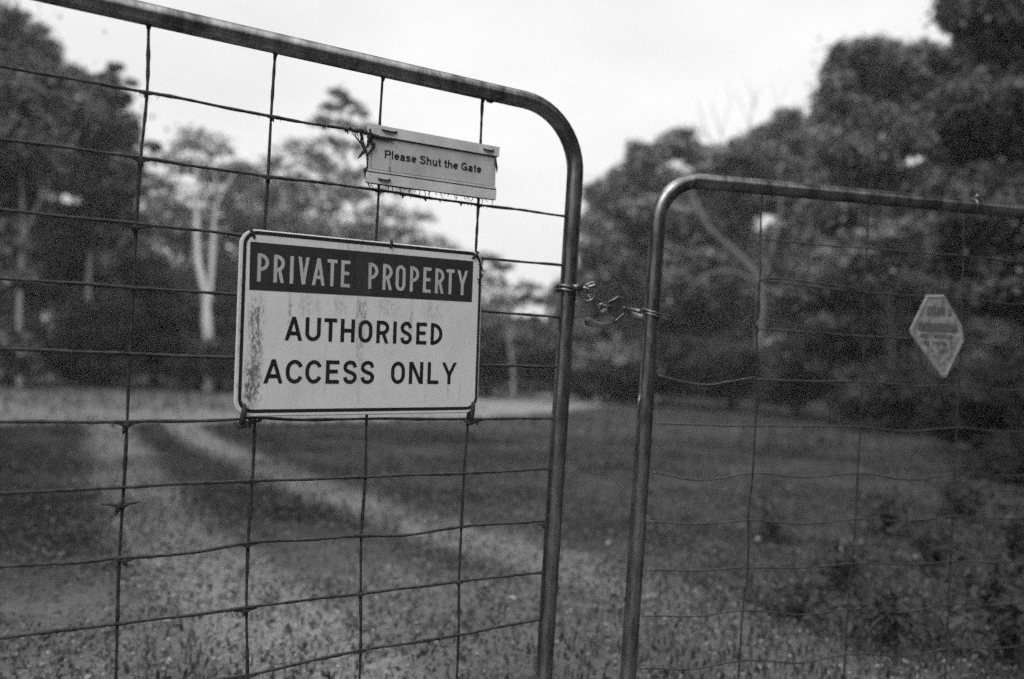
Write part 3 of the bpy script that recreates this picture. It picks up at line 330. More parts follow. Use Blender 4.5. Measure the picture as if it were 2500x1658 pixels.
BARK_P = mat('pale_gum_bark', .32, .48, rough=.8, scale=3, stretch=(1, 1, .3), spec=.2)
BARK_D = mat('dark_bark', .06, .14, rough=.9, scale=6, stretch=(1, 1, .25), spec=.2, bump=.02)
BARK_M = mat('grey_bark', .18, .30, rough=.9, scale=4, stretch=(1, 1, .25), spec=.2)
nprng = np.random.default_rng(7)
PALE_BROAD = ('far left', 'first gate wire', 'shadowed')
for ti, (kind, name, label, group, trunks, blobs) in enumerate(TREES):
    cat = {'broad': 'tree', 'gum': 'tree', 'bare': 'tree', 'shrub': 'shrub'}[kind]
    if trunks: base = Vector(trunks[0][0][:3])
    else:
        bx = sum(b[0] for b in blobs) / len(blobs); by = sum(b[1] for b in blobs) / len(blobs)
        base = Vector((bx, by, float(gz(bx, by))))
    root = tag(empty(name, base), label, cat, group)
    if 'forked white' in label and kind == 'gum': bark = BARK_W
    elif kind == 'gum' or any(k in label for k in PALE_BROAD): bark = BARK_P
    elif 'dip' in label: bark = BARK_B
    elif kind == 'bare': bark = BARK_M
    else: bark = BARK_D
    if kind == 'shrub':
        mb = MB()
        for (x, y, z, rx, rz) in blobs:
            for k in range(3):
                a = base + Vector((rnd.uniform(-.2, .2), rnd.uniform(-.2, .2), -.05)); b = Vector((x + rnd.uniform(-.5, .5) * rx, y + rnd.uniform(-.4, .4) * rx, z + .3 * rz))
                mb.tube([a - base, (a * .5 + b * .5) - base + Vector((0, 0, .1)), b - base], [.035, .025, .008], 5)
        mb.build('stem', BARK_D, root)
    for i, tr in enumerate(trunks):
        P = [Vector(p[:3]) - base for p in tr]; rs = [p[3] * .5 for p in tr]
        sp_ = smooth_path(P, .35); 
        # radius interpolated by height order
        L = [0]; 
        for a, b in zip(P[:-1], P[1:]): L.append(L[-1] + (b - a).length)
        l = 0; rr = []
        for k, p in enumerate(sp_):
            if k: l += (p - sp_[k - 1]).length
            rr.append(float(np.interp(l, L, rs)) * (1 + .06 * math.sin(k * 1.7 + i)))
        MB().tube(sp_, rr, 9).build('trunk' if i == 0 else 'limb', bark, root)
    if blobs:
        near = min(b[1] for b in blobs)
        leaf = {'broad': .0085, 'gum': .0080, 'shrub': .0065, 'bare': .005}[kind] * max(near, 9)
        cov = {'broad': 2.0, 'gum': .72, 'shrub': 1.5, 'bare': 0}[kind]
        P, Nn = crown_points(blobs, leaf, cov, nprng, kind)
        P = P[P[:, 2] > gz(P[:, 0], P[:, 1]) - .05] if kind == 'shrub' else P
        Nn = Nn[:len(P)]
        me = leaf_mesh('crown', P - np.array(base), Nn, leaf, nprng, .55)
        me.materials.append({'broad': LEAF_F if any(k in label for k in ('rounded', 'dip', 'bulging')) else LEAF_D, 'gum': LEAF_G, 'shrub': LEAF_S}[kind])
        o = bpy.data.objects.new('crown' if kind != 'shrub' else 'foliage', me); C.objects.link(o); o.parent = root

P, Nn = crown_points(WOOD, .26, 1.5, nprng, 'broad')
me = leaf_mesh('distant_wood', P, Nn, .26, nprng, .6); me.materials.append(LEAF_S)
o = bpy.data.objects.new('distant_wood', me); C.objects.link(o); tag(o, kind='stuff', label='dark mass of woodland far beyond the clearing')
# unseen wood added behind and beside the viewpoint, darkening what the pipes reflect
ring = []
for k in range(3):
    for i in range(40):
        az = math.radians(62 + (298 - 62) * i / 39 + rnd.uniform(-2, 2)); d_ = rnd.uniform(9.5, 12.5)
        if any(abs(math.degrees(az) - q) < w for q, w in ((228, 10.5), (196, 9.0))): continue      # gaps placed to put highlight strips on the pipe uprights
        ring.append((math.sin(az) * d_, math.cos(az) * d_, 1.0 + k * 2.0 + rnd.uniform(-.3, .5), 1.35, 1.4))
P, Nn = crown_points(ring, .22, 1.3, nprng, 'broad')
me = leaf_mesh('added_rear_wood', P, Nn, .22, nprng, .6); me.materials.append(LEAF_S)
o = bpy.data.objects.new('added_rear_wood', me); C.objects.link(o); tag(o, kind='stuff', label='unseen belt of bushland added behind the viewpoint to block the low sky')

# ---------------------------------------------------------------- grass, litter, weeds
def blades(n_target, y0, y1, h, w, rng, keep_wear):
    n = int(n_target); Y = np.sqrt(rng.uniform(y0 ** 2, y1 ** 2, n)); X = rng.uniform(-1, 1, n) * (Y * .74 + .5)
    ww = wear(X, Y); clump = .5 + .5 * np.sin(X * 2.1 + 1.3 * np.sin(Y * 1.7)) * np.sin(Y * 2.6 + X)
    k = rng.random(n) < (1 - ww * (1 - keep_wear)) * (.45 + .55 * clump); X, Y, clump = X[k], Y[k], clump[k]; n = len(X)
    Z = gz(X, Y); a = rng.uniform(0, 2 * math.pi, n); H = h * rng.uniform(.4, 1.4, n) * (.6 + .7 * clump); lean = rng.uniform(.3, 1.6, n) * H
    dx, dy = np.cos(a), np.sin(a); W_ = w * rng.uniform(.6, 1.4, n)
    b = np.stack([X, Y, Z - .01], 1); side = np.stack([-dy, dx, 0 * dx], 1) * W_[:, None] * .5
    mid = b + np.stack([dx * lean * .35, dy * lean * .35, H * .6 + .01], 1); tip = b + np.stack([dx * lean, dy * lean, H + .01 - lean * .25], 1)
    V = np.stack([b - side, b + side, mid + side * .8, mid - side * .8, tip], 1).reshape(-1, 3); return V
grng = np.random.default_rng(5)
Vs = [blades(60000, 1.3, 4.6, .018, .006, grng, .22), blades(90000, 4.0, 11, .040, .010, grng, .12), blades(60000, 9, 32, .07, .03, grng, .03)]
V = np.concatenate(Vs); nb = len(V) // 5; base_i = np.arange(nb)[:, None] * 5
fl = np.concatenate([base_i + np.array([[0, 1, 2, 3]]), base_i + np.array([[3, 2, 4]])], 1).ravel()
tot = np.tile([4, 3], nb); st = np.concatenate([[0], np.cumsum(tot)[:-1]])
me = mesh_np('grass', V, fl, st, tot); me.materials.append(mat('grass_blade', .045, .10, rough=.6, scale=1.1, spec=.3, trans=.3, random_leaf=.6))
tag(bpy.data.objects.new('grass', me), 'short rough grass growing over the paddock behind the gates', kind='stuff'); C.objects.link(bpy.data.objects['grass'])
n = 520
Y = np.sqrt(grng.uniform(1.4 ** 2, 9 ** 2, n)); X = grng.uniform(-1, 1, n) * (Y * .72 + .4)
P = np.stack([X, Y, gz(X, Y) + grng.uniform(.01, .04, n)], 1); Nn = grng.normal(size=(n, 3)) * .5 + np.array([0, 0, 1])
me = leaf_mesh('leaf_litter', P, Nn, .028, grng, .6); me.materials.append(mat('dry_leaf', .2, .42, rough=.7, scale=9, random_leaf=.3))
tag(bpy.data.objects.new('leaf_litter', me), 'pale fallen leaves scattered through the grass', kind='stuff'); C.objects.link(bpy.data.objects['leaf_litter'])
n = 60000
Y = np.sqrt(grng.uniform(1.3 ** 2, 6.5 ** 2, n)); X = grng.uniform(-1, 1, n) * (Y * .74 + .4)
cl_ = np.sin(X * 5.1 + 2 * np.sin(Y * 3.3)) * np.sin(Y * 6.1 + 1.5 * np.sin(X * 4)) * .5 + .5
k = grng.random(n) < .25 + .75 * cl_; X, Y, cl_ = X[k], Y[k], cl_[k]; n = len(X)
P = np.stack([X, Y, gz(X, Y) + grng.uniform(.0, .03, n) + .035 * cl_ * grng.random(n)], 1); Nn = grng.normal(size=(n, 3)) * .7 + np.array([0, -.1, 1])
me = leaf_mesh('ground_cover', P, Nn, .024, grng, .45); me.materials.append(mat('small_weed_leaf', .06, .17, rough=.5, scale=3.5, spec=.45, trans=.25, random_leaf=.6))
tag(bpy.data.objects.new('ground_cover', me), 'low leafy ground cover between the grass', kind='stuff'); C.objects.link(bpy.data.objects['ground_cover'])
# pebbles and crumbs of the worn entrance
n = 9000
Y = np.sqrt(grng.uniform(1.3 ** 2, 3.6 ** 2, n)); X = grng.uniform(-1, .75, n) * (Y * .72 + .4)
k = grng.random(n) < .15 + .85 * wear(X, Y); X, Y = X[k], Y[k]; n = len(X)
s = grng.uniform(.003, .009, n)[:, None]
c0 = np.stack([X, Y, gz(X, Y) + .001], 1)
octa = np.array([[1, 0, 0], [0, 1, 0], [-1, 0, 0], [0, -1, 0], [0, 0, .8], [0, 0, -.8]])
V = (c0[:, None, :] + octa[None] * s[:, None] * grng.uniform(.6, 1.3, (n, 6, 1))).reshape(-1, 3)
tf = np.array([[0, 1, 4], [1, 2, 4], [2, 3, 4], [3, 0, 4], [1, 0, 5], [2, 1, 5], [3, 2, 5], [0, 3, 5]])
fl = (np.arange(n)[:, None, None] * 6 + tf[None]).ravel(); me = mesh_np('gravel', V, fl, np.arange(n * 8) * 3, np.full(n * 8, 3))
me.materials.append(mat('pebble', .18, .42, rough=.9, scale=20, random_leaf=.4))
tag(bpy.data.objects.new('gravel', me), 'small stones on the worn ground by the gates', kind='stuff'); C.objects.link(bpy.data.objects['gravel'])

WEEDS = [((1.35, 4.1), .30, 'low weed behind the lower gate between its first two upright wires'),
 ((2.1, 4.45), .42, 'weed right of the second upright wire, leaves hanging over'),
 ((1.3, 3.1), .30, 'broad leaved weed close behind the lower gate foot'),
 ((1.85, 3.5), .38, 'weed with pale pointed leaves near the bottom right'), ((2.75, 4.9), .55, 'tall weed by the right edge, mid height'),
 ((1.75, 2.9), .34, 'weed in the bottom right corner, nearest but one'), ((1.2, 2.5), .24, 'small weed at the bottom edge behind the lower gate'),
 ((2.35, 3.75), .50, 'bushy weed at the far right edge'), ((1.02, 2.75), .16, 'smallest weed at the bottom edge'),
 ((1.48, 2.35), .30, 'nearest weed in the bottom right corner')]
weed_leaf = mat('weed_leaf', .018, .05, rough=.42, scale=5, spec=.5, trans=.2, random_leaf=.5)
for (wx, wy), h, lab in WEEDS:
    wz = float(gz(wx, wy)); h = h * .72; root = tag(empty('weed', (wx, wy, wz)), lab, 'weed', 'leafy weeds behind the lower gate')
    ns = 16; st_ = MB(); cen = []; nr_ = []
    for i in range(ns):
        a = rnd.uniform(0, 6.283); rr = rnd.uniform(.2, 1) * h * 1.05; hh = h * rnd.uniform(.5, 1.1)
        p = [Vector((0, 0, -.03)), Vector((math.cos(a) * rr * .35, math.sin(a) * rr * .35, hh * .7)), Vector((math.cos(a) * rr, math.sin(a) * rr, hh * rnd.uniform(.45, .9)))]
        sp_ = smooth_path(p, .05); st_.tube(sp_, .003, 4)
        for q in sp_[2:]:
            for k in range(4):
                cen.append(q + Vector((rnd.gauss(0, .035), rnd.gauss(0, .035), rnd.gauss(0, .02)))); nr_.append((math.cos(a) * .4 + rnd.gauss(0, .45), math.sin(a) * .4 + rnd.gauss(0, .45), 1))
    st_.build('stem', BARK_D, root)
    me = leaf_mesh('foliage', np.array(cen), np.array(nr_), .046, nprng, .34); me.materials.append(weed_leaf)
    o = bpy.data.objects.new('foliage', me); C.objects.link(o); o.parent = root

# ---------------------------------------------------------------- gates
GALV = mat('weathered_galvanised_pipe', .11, .37, edge=.12, rough=.30, metal=.86, scale=34, stretch=(1, 1, .30), bump=.0009, bscale=120, spec=.5)
WIRE_L = mat('rusted_wire', .02, .065, rough=.65, metal=.3, scale=90, bump=.0006, bscale=700, spec=.4)
WIRE_R = mat('dull_galvanised_wire', .05, .12, rough=.35, metal=.6, scale=60, spec=.5)
LICH = mat('lichen_and_web', .025, .07, rough=.95, scale=300, spec=.1)
TH1, D1 = 0.54137, 1.59079            # tall gate: bearing of its plane and where it crosses x=0
TH2, D2 = 0.25528, 1.62542            # lower gate
def gate_frame(th, d, s0):
    e = (s0 * math.cos(th), d + s0 * math.sin(th), 0)
    return e, th
def bend_loop(corners, radii, seg=12):
    """closed round-cornered loop through corner points (x,z)"""
    out = []; n = len(corners)
    for i in range(n):
        p = Vector(corners[i]); a = Vector(corners[i - 1]); b = Vector(corners[(i + 1) % n])
        da = (a - p).normalized(); db = (b - p).normalized(); ang = da.angle(db); r = radii[i]
        t = r / math.tan(ang / 2); c = p + (da + db).normalized() * (r / math.sin(ang / 2))
        p0 = p + da * t; p1 = p + db * t; v0 = p0 - c; v1 = p1 - c; w = v0.angle(v1)
        for k in range(seg + 1):
            f = k / seg; v = (v0 * math.sin((1 - f) * w) + v1 * math.sin(f * w)) / math.sin(w); out.append(c + v)
    return out
def pipe_loop(corners, radii, r):
    L = bend_loop(corners, radii); pts = []
    for i in range(len(L)):
        a, b = L[i], L[(i + 1) % len(L)]; n = max(1, int((b - a).length / .04))
        for k in range(n): q = a.lerp(b, k / n); pts.append((q.x, 0, q.y))
    return MB().tube(pts, r, 28, closed=True)
def wire_part(pts, r, material, parent, wob=.0, seed=0, lump=0., step=.006):
    R_ = random.Random(seed); P = smooth_path(pts, step); ph = [R_.uniform(0, 6) for _ in range(6)]
    rr = []; Q = []
    l = 0
    for i, p in enumerate(P):
        if i: l += (p - P[i - 1]).length
        nse = math.sin(l * 31 + ph[0]) + math.sin(l * 73 + ph[1]) + .8 * math.sin(l * 190 + ph[2])
        rr.append(r * (1 + lump * max(-.4, nse * .4) + lump * .25 * R_.uniform(-1, 1)))
        Q.append(p + Vector((0, wob * math.sin(l * 11 + ph[3]), wob * math.sin(l * 17 + ph[4]) + wob * .5 * math.sin(l * 47 + ph[5]))))
    return MB().tube(Q, rr, 7).build('wire', material, parent)

# ---- tall gate on the left
S0 = .115
loc, th = gate_frame(TH1, D1, S0)
tall = tag(empty('farm_gate', loc, (0, 0, th)), 'tall pipe framed mesh farm gate on the left carrying two signs', 'gate', 'pair of pipe and mesh farm gates')
def l3(s, z, off=0.): return (s - S0, off, z + CZ)
L_ = bend_loop([(-2.75 - S0, -.80 + CZ), (-2.75 - S0, .485 + CZ), (.1375 - S0, .4905 + CZ), (.1045 - S0, -.80 + CZ)], [.001, .12, .127, .001])
L_ = [q for q in L_ if q.y > -.70 + CZ]; k0 = max(range(len(L_)), key=lambda i: (L_[i] - L_[i - 1]).length if i else (L_[0] - L_[-1]).length)
L_ = L_[k0:] + L_[:k0]; L_ = [Vector((L_[0].x, -.715 + CZ))] + L_ + [Vector((.1075 - S0, -.715 + CZ))]
fp = []
for a, b_ in zip(L_[:-1], L_[1:]):
    n = max(1, int((b_ - a).length / .04))
    for k in range(n): q = a.lerp(b_, k / n); fp.append((q.x, 0, q.y))
fp.append((L_[-1].x, 0, L_[-1].y))
MB().tube(fp, .0168, 28).build('frame', GALV, tall)
MB().tube([(-2.75 - S0, 0, -.672 + CZ), (-1.5 - S0, 0, -.672 + CZ), (.100 - S0, 0, -.672 + CZ)], .0165, 24).build('bottom_rail', mat('dark_pipe', .04, .10, rough=.8, metal=.1, scale=30, bump=.001), tall)  # bottom rail given a darker base colour than the frame
rows = {1: [(-2.73, .369), (-1.07, .369), (-.8655, .3688), (-.6736, .3689), (-.4838, .3672), (-.2927, .3705), (-.16, .3712), (-.075, .3715)],
 2: [(-2.73, .268), (-1.07, .267), (-.8613, .266), (-.6772, .2668), (-.4843, .2674), (-.2888, .2705), (-.0862, .2707), (.118, .2729)],
 3: [(-2.73, .166), (-1.07, .166), (-.857, .166), (-.679, .1652), (-.485, .166), (-.29, .168), (-.09, .170), (.12, .1717)],
 4: [(-2.73, .067), (-1.07, .067), (-.853, .0671), (-.679, .068), (-.485, .068), (-.29, .0675), (-.09, .0675), (.118, .0676)],
 5: [(-2.73, -.033), (-1.07, -.033), (-.849, -.032), (-.68, -.0346), (-.485, -.035), (-.29, -.035), (-.09, -.0355), (.116, -.0355)],
 6: [(-2.73, -.137), (-1.07, -.137), (-.8445, -.1368), (-.76, -.1385), (-.68, -.1373), (-.53, -.1365), (-.487, -.1336), (-.40, -.1385), (-.2926, -.1359), (-.18, -.1375), (-.0886, -.1396), (.115, -.1383)],
 7: [(-2.73, -.238), (-1.07, -.238), (-.84, -.2376), (-.679, -.238), (-.487, -.2372), (-.29, -.2405), (-.092, -.2414), (.108, -.2418)],
 8: [(-2.73, -.344), (-1.07, -.344), (-.836, -.3441), (-.74, -.3475), (-.68, -.3452), (-.585, -.3475), (-.489, -.3398), (-.39, -.3430), (-.2926, -.3433), (-.20, -.3500), (-.0927, -.3442), (.108, -.3465)],
 9: [(-2.73, -.447), (-1.07, -.446), (-.832, -.4464), (-.68, -.4459), (-.4874, -.4462), (-.289, -.4463), (-.092, -.4477), (.106, -.4492)],
 10: [(-2.73, -.555), (-1.07, -.556), (-.68, -.556), (-.48, -.5575), (-.285, -.5482), (-.088, -.5484), (.104, -.5448)]}
for r_, pts in rows.items():
    wire_part([l3(s, z, 0) for s, z in pts], .0026, WIRE_L, tall, .0007, r_, .30, .01 if r_ < 3 else .008)
cols = {-.679: [(-.676, .475), (-.6736, .369), (-.6784, .267), (-.680, .164), (-.6792, .068), (-.6805, -.0346), (-.6797, -.1373), (-.680, -.238), (-.6814, -.3468), (-.680, -.446), (-.6785, -.53), (-.678, -.675)],
 -.486: [(-.482, .475), (-.4838, .368), (-.4843, .267), (-.486, .166), (-.487, .0), (-.4874, -.1336), (-.487, -.237), (-.4893, -.34), (-.4874, -.446), (-.481, -.56), (-.481, -.675)],
 -.290: [(-.291, .475), (-.2922, .37), (-.2888, .271), (-.290, .166), (-.291, .0), (-.2926, -.136), (-.290, -.24), (-.2926, -.343), (-.2894, -.446), (-.2848, -.548), (-.284, -.675)],
 -.090: [(-.087, .475), (-.087, .371), (-.0862, .271), (-.087, .17), (-.088, .0), (-.0886, -.14), (-.092, -.241), (-.0925, -.344), (-.0923, -.448), (-.0885, -.548), (-.088, -.675)]}
for k_, pts in cols.items():
    wire_part([l3(s, z, .0035) for s, z in pts], .0025, WIRE_L, tall, .0006, int(-k_ * 1000), .35, .008)
for k_ in range(1, 11):
    s = -.679 - .196 * k_
    wire_part([l3(s, .475, .0035), l3(s, 0, .0035), l3(s, -.675, .0035)], .0019, WIRE_L, tall, .0006, 50 + k_, .3, .03)
for s in (-.676, -.482, -.291, -.087):
    MB().tube([l3(s, .466, .002), l3(s, .472, .001), l3(s, .478, 0)], [.0024, .0042, .005], 8).build('weld_bead', WIRE_L, tall)
# selvedge wire lashed along the lower half of the upright
wire_part([l3(.0985, -.238, -.004), l3(.097, -.30, -.006), l3(.0985, -.345, -.004), l3(.0925, -.37, -.007), l3(.0965, -.45, -.004), l3(.0945, -.50, -.006), l3(.0940, -.56, -.004), l3(.0925, -.665, -.004)], .0018, WIRE_L, tall, .0004, 77, .5)
# lichen, web and seed fluff caught on the wires
def lichen(s, z, size, seed, parent, conv, threads=5, off=-.001):
    R_ = random.Random(seed); mb = MB()
    for k in range(3):
        a = R_.uniform(-.9, .9)
        p0 = Vector(conv(s, z, off)); p1 = p0 + Vector((math.sin(a) * size * .5, R_.uniform(-.3, .3) * size * .4, -size * R_.uniform(.6, 1.2)))
        mb.tube([p0 + Vector((0, 0, .001)), p0.lerp(p1, .5), p1], [size * .24, size * .20, size * .04], 6)
    for side in (-1, 1):
        p0 = Vector(conv(s, z, off)); 
        mb.tube([p0 + Vector((side * size * 1.6, 0, .0003)), p0 + Vector((side * size * .7, 0, -.0012)), p0 + Vector((0, 0, -size * .35))], [.0012, .0022, size * .22], 5)
    for k in range(threads):
        x0 = R_.uniform(-2.4, 2.4) * size; x1 = x0 + R_.uniform(-1, 1) * size; dz = R_.uniform(.3, 1.0) * size
        p0 = Vector(conv(s + x0, z, off)); p1 = Vector(conv(s + x1, z, off))
        mb.tube([p0, p0.lerp(p1, .5) + Vector((0, R_.uniform(-.002, .002), -dz)), p1], .00038, 4)
    mb.build('lichen', LICH, parent)
LI = [(-.6755, .3685, .007), (-.679, .266, .011), (-.6815, .163, .013), (-.4835, .3672, .008), (-.486, .2665, .009), (-.2895, .2695, .006), (-.0868, .2700, .007),
 (-.6810, -.139, .013), (-.684, -.262, .014), (-.488, -.1365, .006), (-.489, -.2385, .006), (-.674, -.348, .009), (-.491, -.3415, .008), (-.2925, -.3445, .005), (-.4905, -.4485, .010),
 (-.292, -.4475, .006), (-.0945, -.4485, .006), (-.4835, -.5600, .009), (-.287, -.5500, .006), (-.0890, -.1405, .006), (-.0710, -.1405, .008), (-.0775, .1700, .010), (-.0800, .0665, .005), (.094, -.352, .009), (-.395, .3690, .006), (-.355, .3700, .008), (.0775-.15, .4720, .004), (-.243, .2700, .006), (-.20, .2705, .007), (-.17, .2708, .005), (-.125, .2710, .006), (-.4950, -.1390, .009)]
for i, (s, z, q) in enumerate(LI): lichen(s, z, q * 1.2, 100 + i, tall, l3)
# hinge post off to the left
def wood_post(x, y, lab):
    b = tag(empty('gate_post', (x, y, 0)), lab, 'post', 'round timber gate posts')
    MB().tube([(0, 0, -.1), (0, 0, .7), (0, 0, 1.62)], [.09, .088, .084], 20).build('post', mat('weathered_timber', .12, .25, rough=.9, scale=12, stretch=(1, 1, .1), bump=.004), b)
    MB().tube([(0, 0, 1.62), (0, 0, 1.64)], [.084, .07], 20).build('post_top', MATS['weathered_timber'], b)

# ---- lower gate on the right
S2 = .29
loc, th2 = gate_frame(TH2, D2, S2)
low = tag(empty('farm_gate', loc, (0, 0, th2)), 'lower pipe framed mesh farm gate on the right with diamond plate', 'gate', 'pair of pipe and mesh farm gates')
def r3(s, z, off=0.): return (s - S2, off, z + CZ)
fr = pipe_loop([(.3078 - S2, .372 + CZ), (3.35 - S2, .400 + CZ), (3.35 - S2, -.80 + CZ), (.2775 - S2, -.80 + CZ)], [.097, .1, .1, .06], .0166)
fr.build('frame', GALV, low)
mb = MB().tube([r3(1.103, .3797), r3(1.1035, .3797), r3(1.1095, .3798), r3(1.11, .3798)], [.0168, .0185, .0185, .0168], 22)
mb.tube([r3(1.1065, .395, -.004), r3(1.113, .405, -.006), r3(1.118, .398, -.012)], [.003, .004, .002], 8).build('weld_collar', GALV, low)
A_ = [.2612, .170, .0643, -.0453, -.1471, -.2505, -.3519, -.4551, -.5479, -.6558]
B_ = [.2593, .1597, .0605, -.0434, -.1444, -.25, -.3535, -.454, -.555, -.657]
colA = [(.5515, .365)] + list(zip([.5523, .5543, .552, .5569, .5573, .5559, .5494, .553, .5442, .541], A_)) + [(.54, -.785)]
colB = [(.8250, .37)] + list(zip([.8229, .8208, .8252, .8244, .8246, .8228, .8209, .815, .8094, .8076], B_)) + [(.807, -.785)]
for j, pts in enumerate((colA, colB)): wire_part([r3(s, z, .003) for s, z in pts], .0020, WIRE_R, low, .0005, 200 + j, .12, .012)
for k_ in range(9):
    s = 1.0895 + k_ * .268
    if s < 3.3: wire_part([r3(s - .002, .375, .003), r3(s, 0, .003), r3(s - .004, -.25, .003), r3(s - .008, -.785, .003)], .0020, WIRE_R, low, .0005, 210 + k_, .12, .03)
def sag_row(zs, start, dips, seed, zend):
    """wire through the uprights with the dip it has in each bay"""
    pts = []; xs = [.5535, .8225, 1.0895] + [1.0895 + .268 * i for i in range(1, 9)]
    if start is not None: pts += [(start, zs[0]), ((start + xs[0]) / 2, (zs[0] + zs[1]) / 2 - dips[0])]
    zz = list(zs[1:]) + [zend] * 20
    for i in range(len(xs) - 1):
        pts.append((xs[i], zz[i])); pts.append(((xs[i] + xs[i + 1]) / 2, (zz[i] + zz[i + 1]) / 2 - (dips[i + 1] if i + 1 < len(dips) else .006)))
    pts.append((xs[-1], zend)); pts.append((3.345, zend))
    wire_part([r3(s, z) for s, z in pts], .0019, WIRE_R, low, .0006, seed, .12, .012)
sag_row([0, .2612, .2593, .262], None, [0, .001, .002], 220, .264)
sag_row([0, .170, .1597, .161], None, [0, .001, .002], 221, .162)
sag_row([0, .0643, .0605, .0603], None, [0, 0, .001], 222, .060)
sag_row([0, -.0453, -.0434, -.0445], None, [0, .001, .004], 223, -.045)
sag_row([-.1459, -.1471, -.1444, -.1430], .318, [.001, .001, .0085], 224, -.144)
sag_row([-.248, -.2505, -.25, -.2492], .315, [.0165, .0085, .0155], 225, -.250)
sag_row([-.352, -.3519, -.3535, -.350], .313, [.007, .010, .006], 226, -.352)
sag_row([-.452, -.4551, -.454, -.456], .311, [.005, .004, .004], 227, -.455)
sag_row([-.549, -.5479, -.555, -.5545], .309, [.006, .011, .014], 228, -.557)
sag_row([-.657, -.6558, -.657, -.659], .306, [.011, .012, .010], 229, -.660)
wire_part([r3(*o) for o in [(.3213, -.045), (.3766, -.0562), (.4344, -.0615), (.4877, -.0528), (.5487, -.042), (.558, -.0425)]], .0020, WIRE_R, low, 0, 240, .1)
wire_part([r3(*o, -.004) for o in [(.5545, .1702), (.56, .1755), (.6222, .1764), (.70, .1725), (.7864, .166), (.8205, .1579)]], .0017, WIRE_R, low, 0, 241, .1)
wire_part([r3(*o, -.004) for o in [(.545, .066), (.5582, .0853), (.6264, .0798), (.68, .0715), (.7151, .0638), (.74, .062)]], .0017, WIRE_R, low, 0, 242, .1)
wire_part([r3(*o, -.003) for o in [(.552, .1775), (.5475, .16), (.553, .12), (.551, .085), (.546, .066), (.553, .058)]], .0012, WIRE_R, low, 0, 243, .1)
MB().tube([r3(.2785, -.085, -.006), r3(.2760, -.105, -.007), r3(.2765, -.135, -.006)], [.001, .0022, .001], 6).build('weld_bead', GALV, low)

wood_post(*[(-2.86 * math.cos(TH1)), D1 - 2.86 * math.sin(TH1)], 'round timber post hinging the tall gate out on the left')
wood_post(*[(3.5 * math.cos(TH2)), D2 + 3.5 * math.sin(TH2)], 'round timber post hinging the lower gate out on the right')

# ---------------------------------------------------------------- big sign
def sign_material(name, base, dirt, streaks, dark_dirt, speck=.5):
    """aged sign face: x = across, z = up (metres, from the bottom left corner)"""
    M = bpy.data.materials.new(name); M.use_nodes = True; t = M.node_tree; b = t.nodes['Principled BSDF']
    c = N(t, 'ShaderNodeTexCoord'); s = N(t, 'ShaderNodeSeparateXYZ'); lk(t, c.outputs['Object'], s.inputs[0])
    def noise(scale, detail, stretch):
        mpn = N(t, 'ShaderNodeMapping'); mpn.inputs[3].default_value = stretch; lk(t, c.outputs['Object'], mpn.inputs[0])
        n = N(t, 'ShaderNodeTexNoise'); n.inputs['Scale'].default_value = scale; n.inputs['Detail'].default_value = detail; n.inputs['Roughness'].default_value = .7
        lk(t, mpn.outputs[0], n.inputs[0]); return n.outputs[0]
    def rng_(x, a, b_, lo, hi):
        r = N(t, 'ShaderNodeMapRange', interpolation_type='SMOOTHSTEP'); r.inputs[1].default_value = a; r.inputs[2].default_value = b_; r.inputs[3].default_value = lo; r.inputs[4].default_value = hi
        lk(t, x, r.inputs[0]); return r.outputs[0]
    def op(o, x, y):
        n = N(t, 'ShaderNodeMath', operation=o); 
        for i, q in enumerate((x, y)):
            if isinstance(q, (int, float)): n.inputs[i].default_value = q
            else: lk(t, q, n.inputs[i])
        return n.outputs[0]
    fine = rng_(noise(420, 4, (1, 1, 1)), .62, .74, 0, speck)
    blot = rng_(noise(16, 6, (1, 1, .5)), .35, .75, 0, dirt)
    mask = op('MAXIMUM', fine, blot)
    grain = noise(260, 5, (1, 1, .45)); drip = noise(60, 5, (1, 1, .10))
    for (x0, hw, z0, z1, amt) in streaks:
        d = op('ABSOLUTE', op('SUBTRACT', op('ADD', s.outputs[0], op('MULTIPLY', op('SUBTRACT', drip, .5), hw * .9)), x0), 0.0)
        w = op('MULTIPLY', rng_(d, hw, hw * .35, 0, 1), op('MULTIPLY', rng_(s.outputs[2], z0 - .02, z0 + .02, 0, 1), rng_(s.outputs[2], z1 + .02, z1 - .02, 0, 1)))
        w = op('MULTIPLY', w, rng_(op('ADD', op('MULTIPLY', grain, .7), op('MULTIPLY', drip, .35)), .44, .62, 0, amt))
        mask = op('MAXIMUM', mask, w)
    x = N(t, 'ShaderNodeMix', data_type='FLOAT'); lk(t, mask, x.inputs[0]); x.inputs[2].default_value = base; x.inputs[3].default_value = dark_dirt
    lk(t, x.outputs[0], b.inputs['Base Color']); b.inputs['Roughness'].default_value = .6; b.inputs['Specular IOR Level'].default_value = .3
    return M
def rrect(x0, z0, x1, z1, r, n=8):
    P = []
    for cx, cz, a0 in ((x1 - r, z0 + r, -90), (x1 - r, z1 - r, 0), (x0 + r, z1 - r, 90), (x0 + r, z0 + r, 180)):
        for k in range(n + 1):
            a = math.radians(a0 + 90 * k / n); P.append((cx + r * math.cos(a), cz + r * math.sin(a)))
    return P
tilt = .0105
c1, s1 = math.cos(TH1), math.sin(TH1)
def on_tall(s, off): return (s * c1 + off * s1, D1 + s * s1 - off * c1)
bx, by = on_tall(-.5250, .0075)
sign = tag(empty('property_sign', (bx, by, -.1285 + CZ), (0, -tilt, TH1)), 'large weathered PRIVATE PROPERTY AUTHORISED ACCESS ONLY sign wired to the tall gate', 'sign')
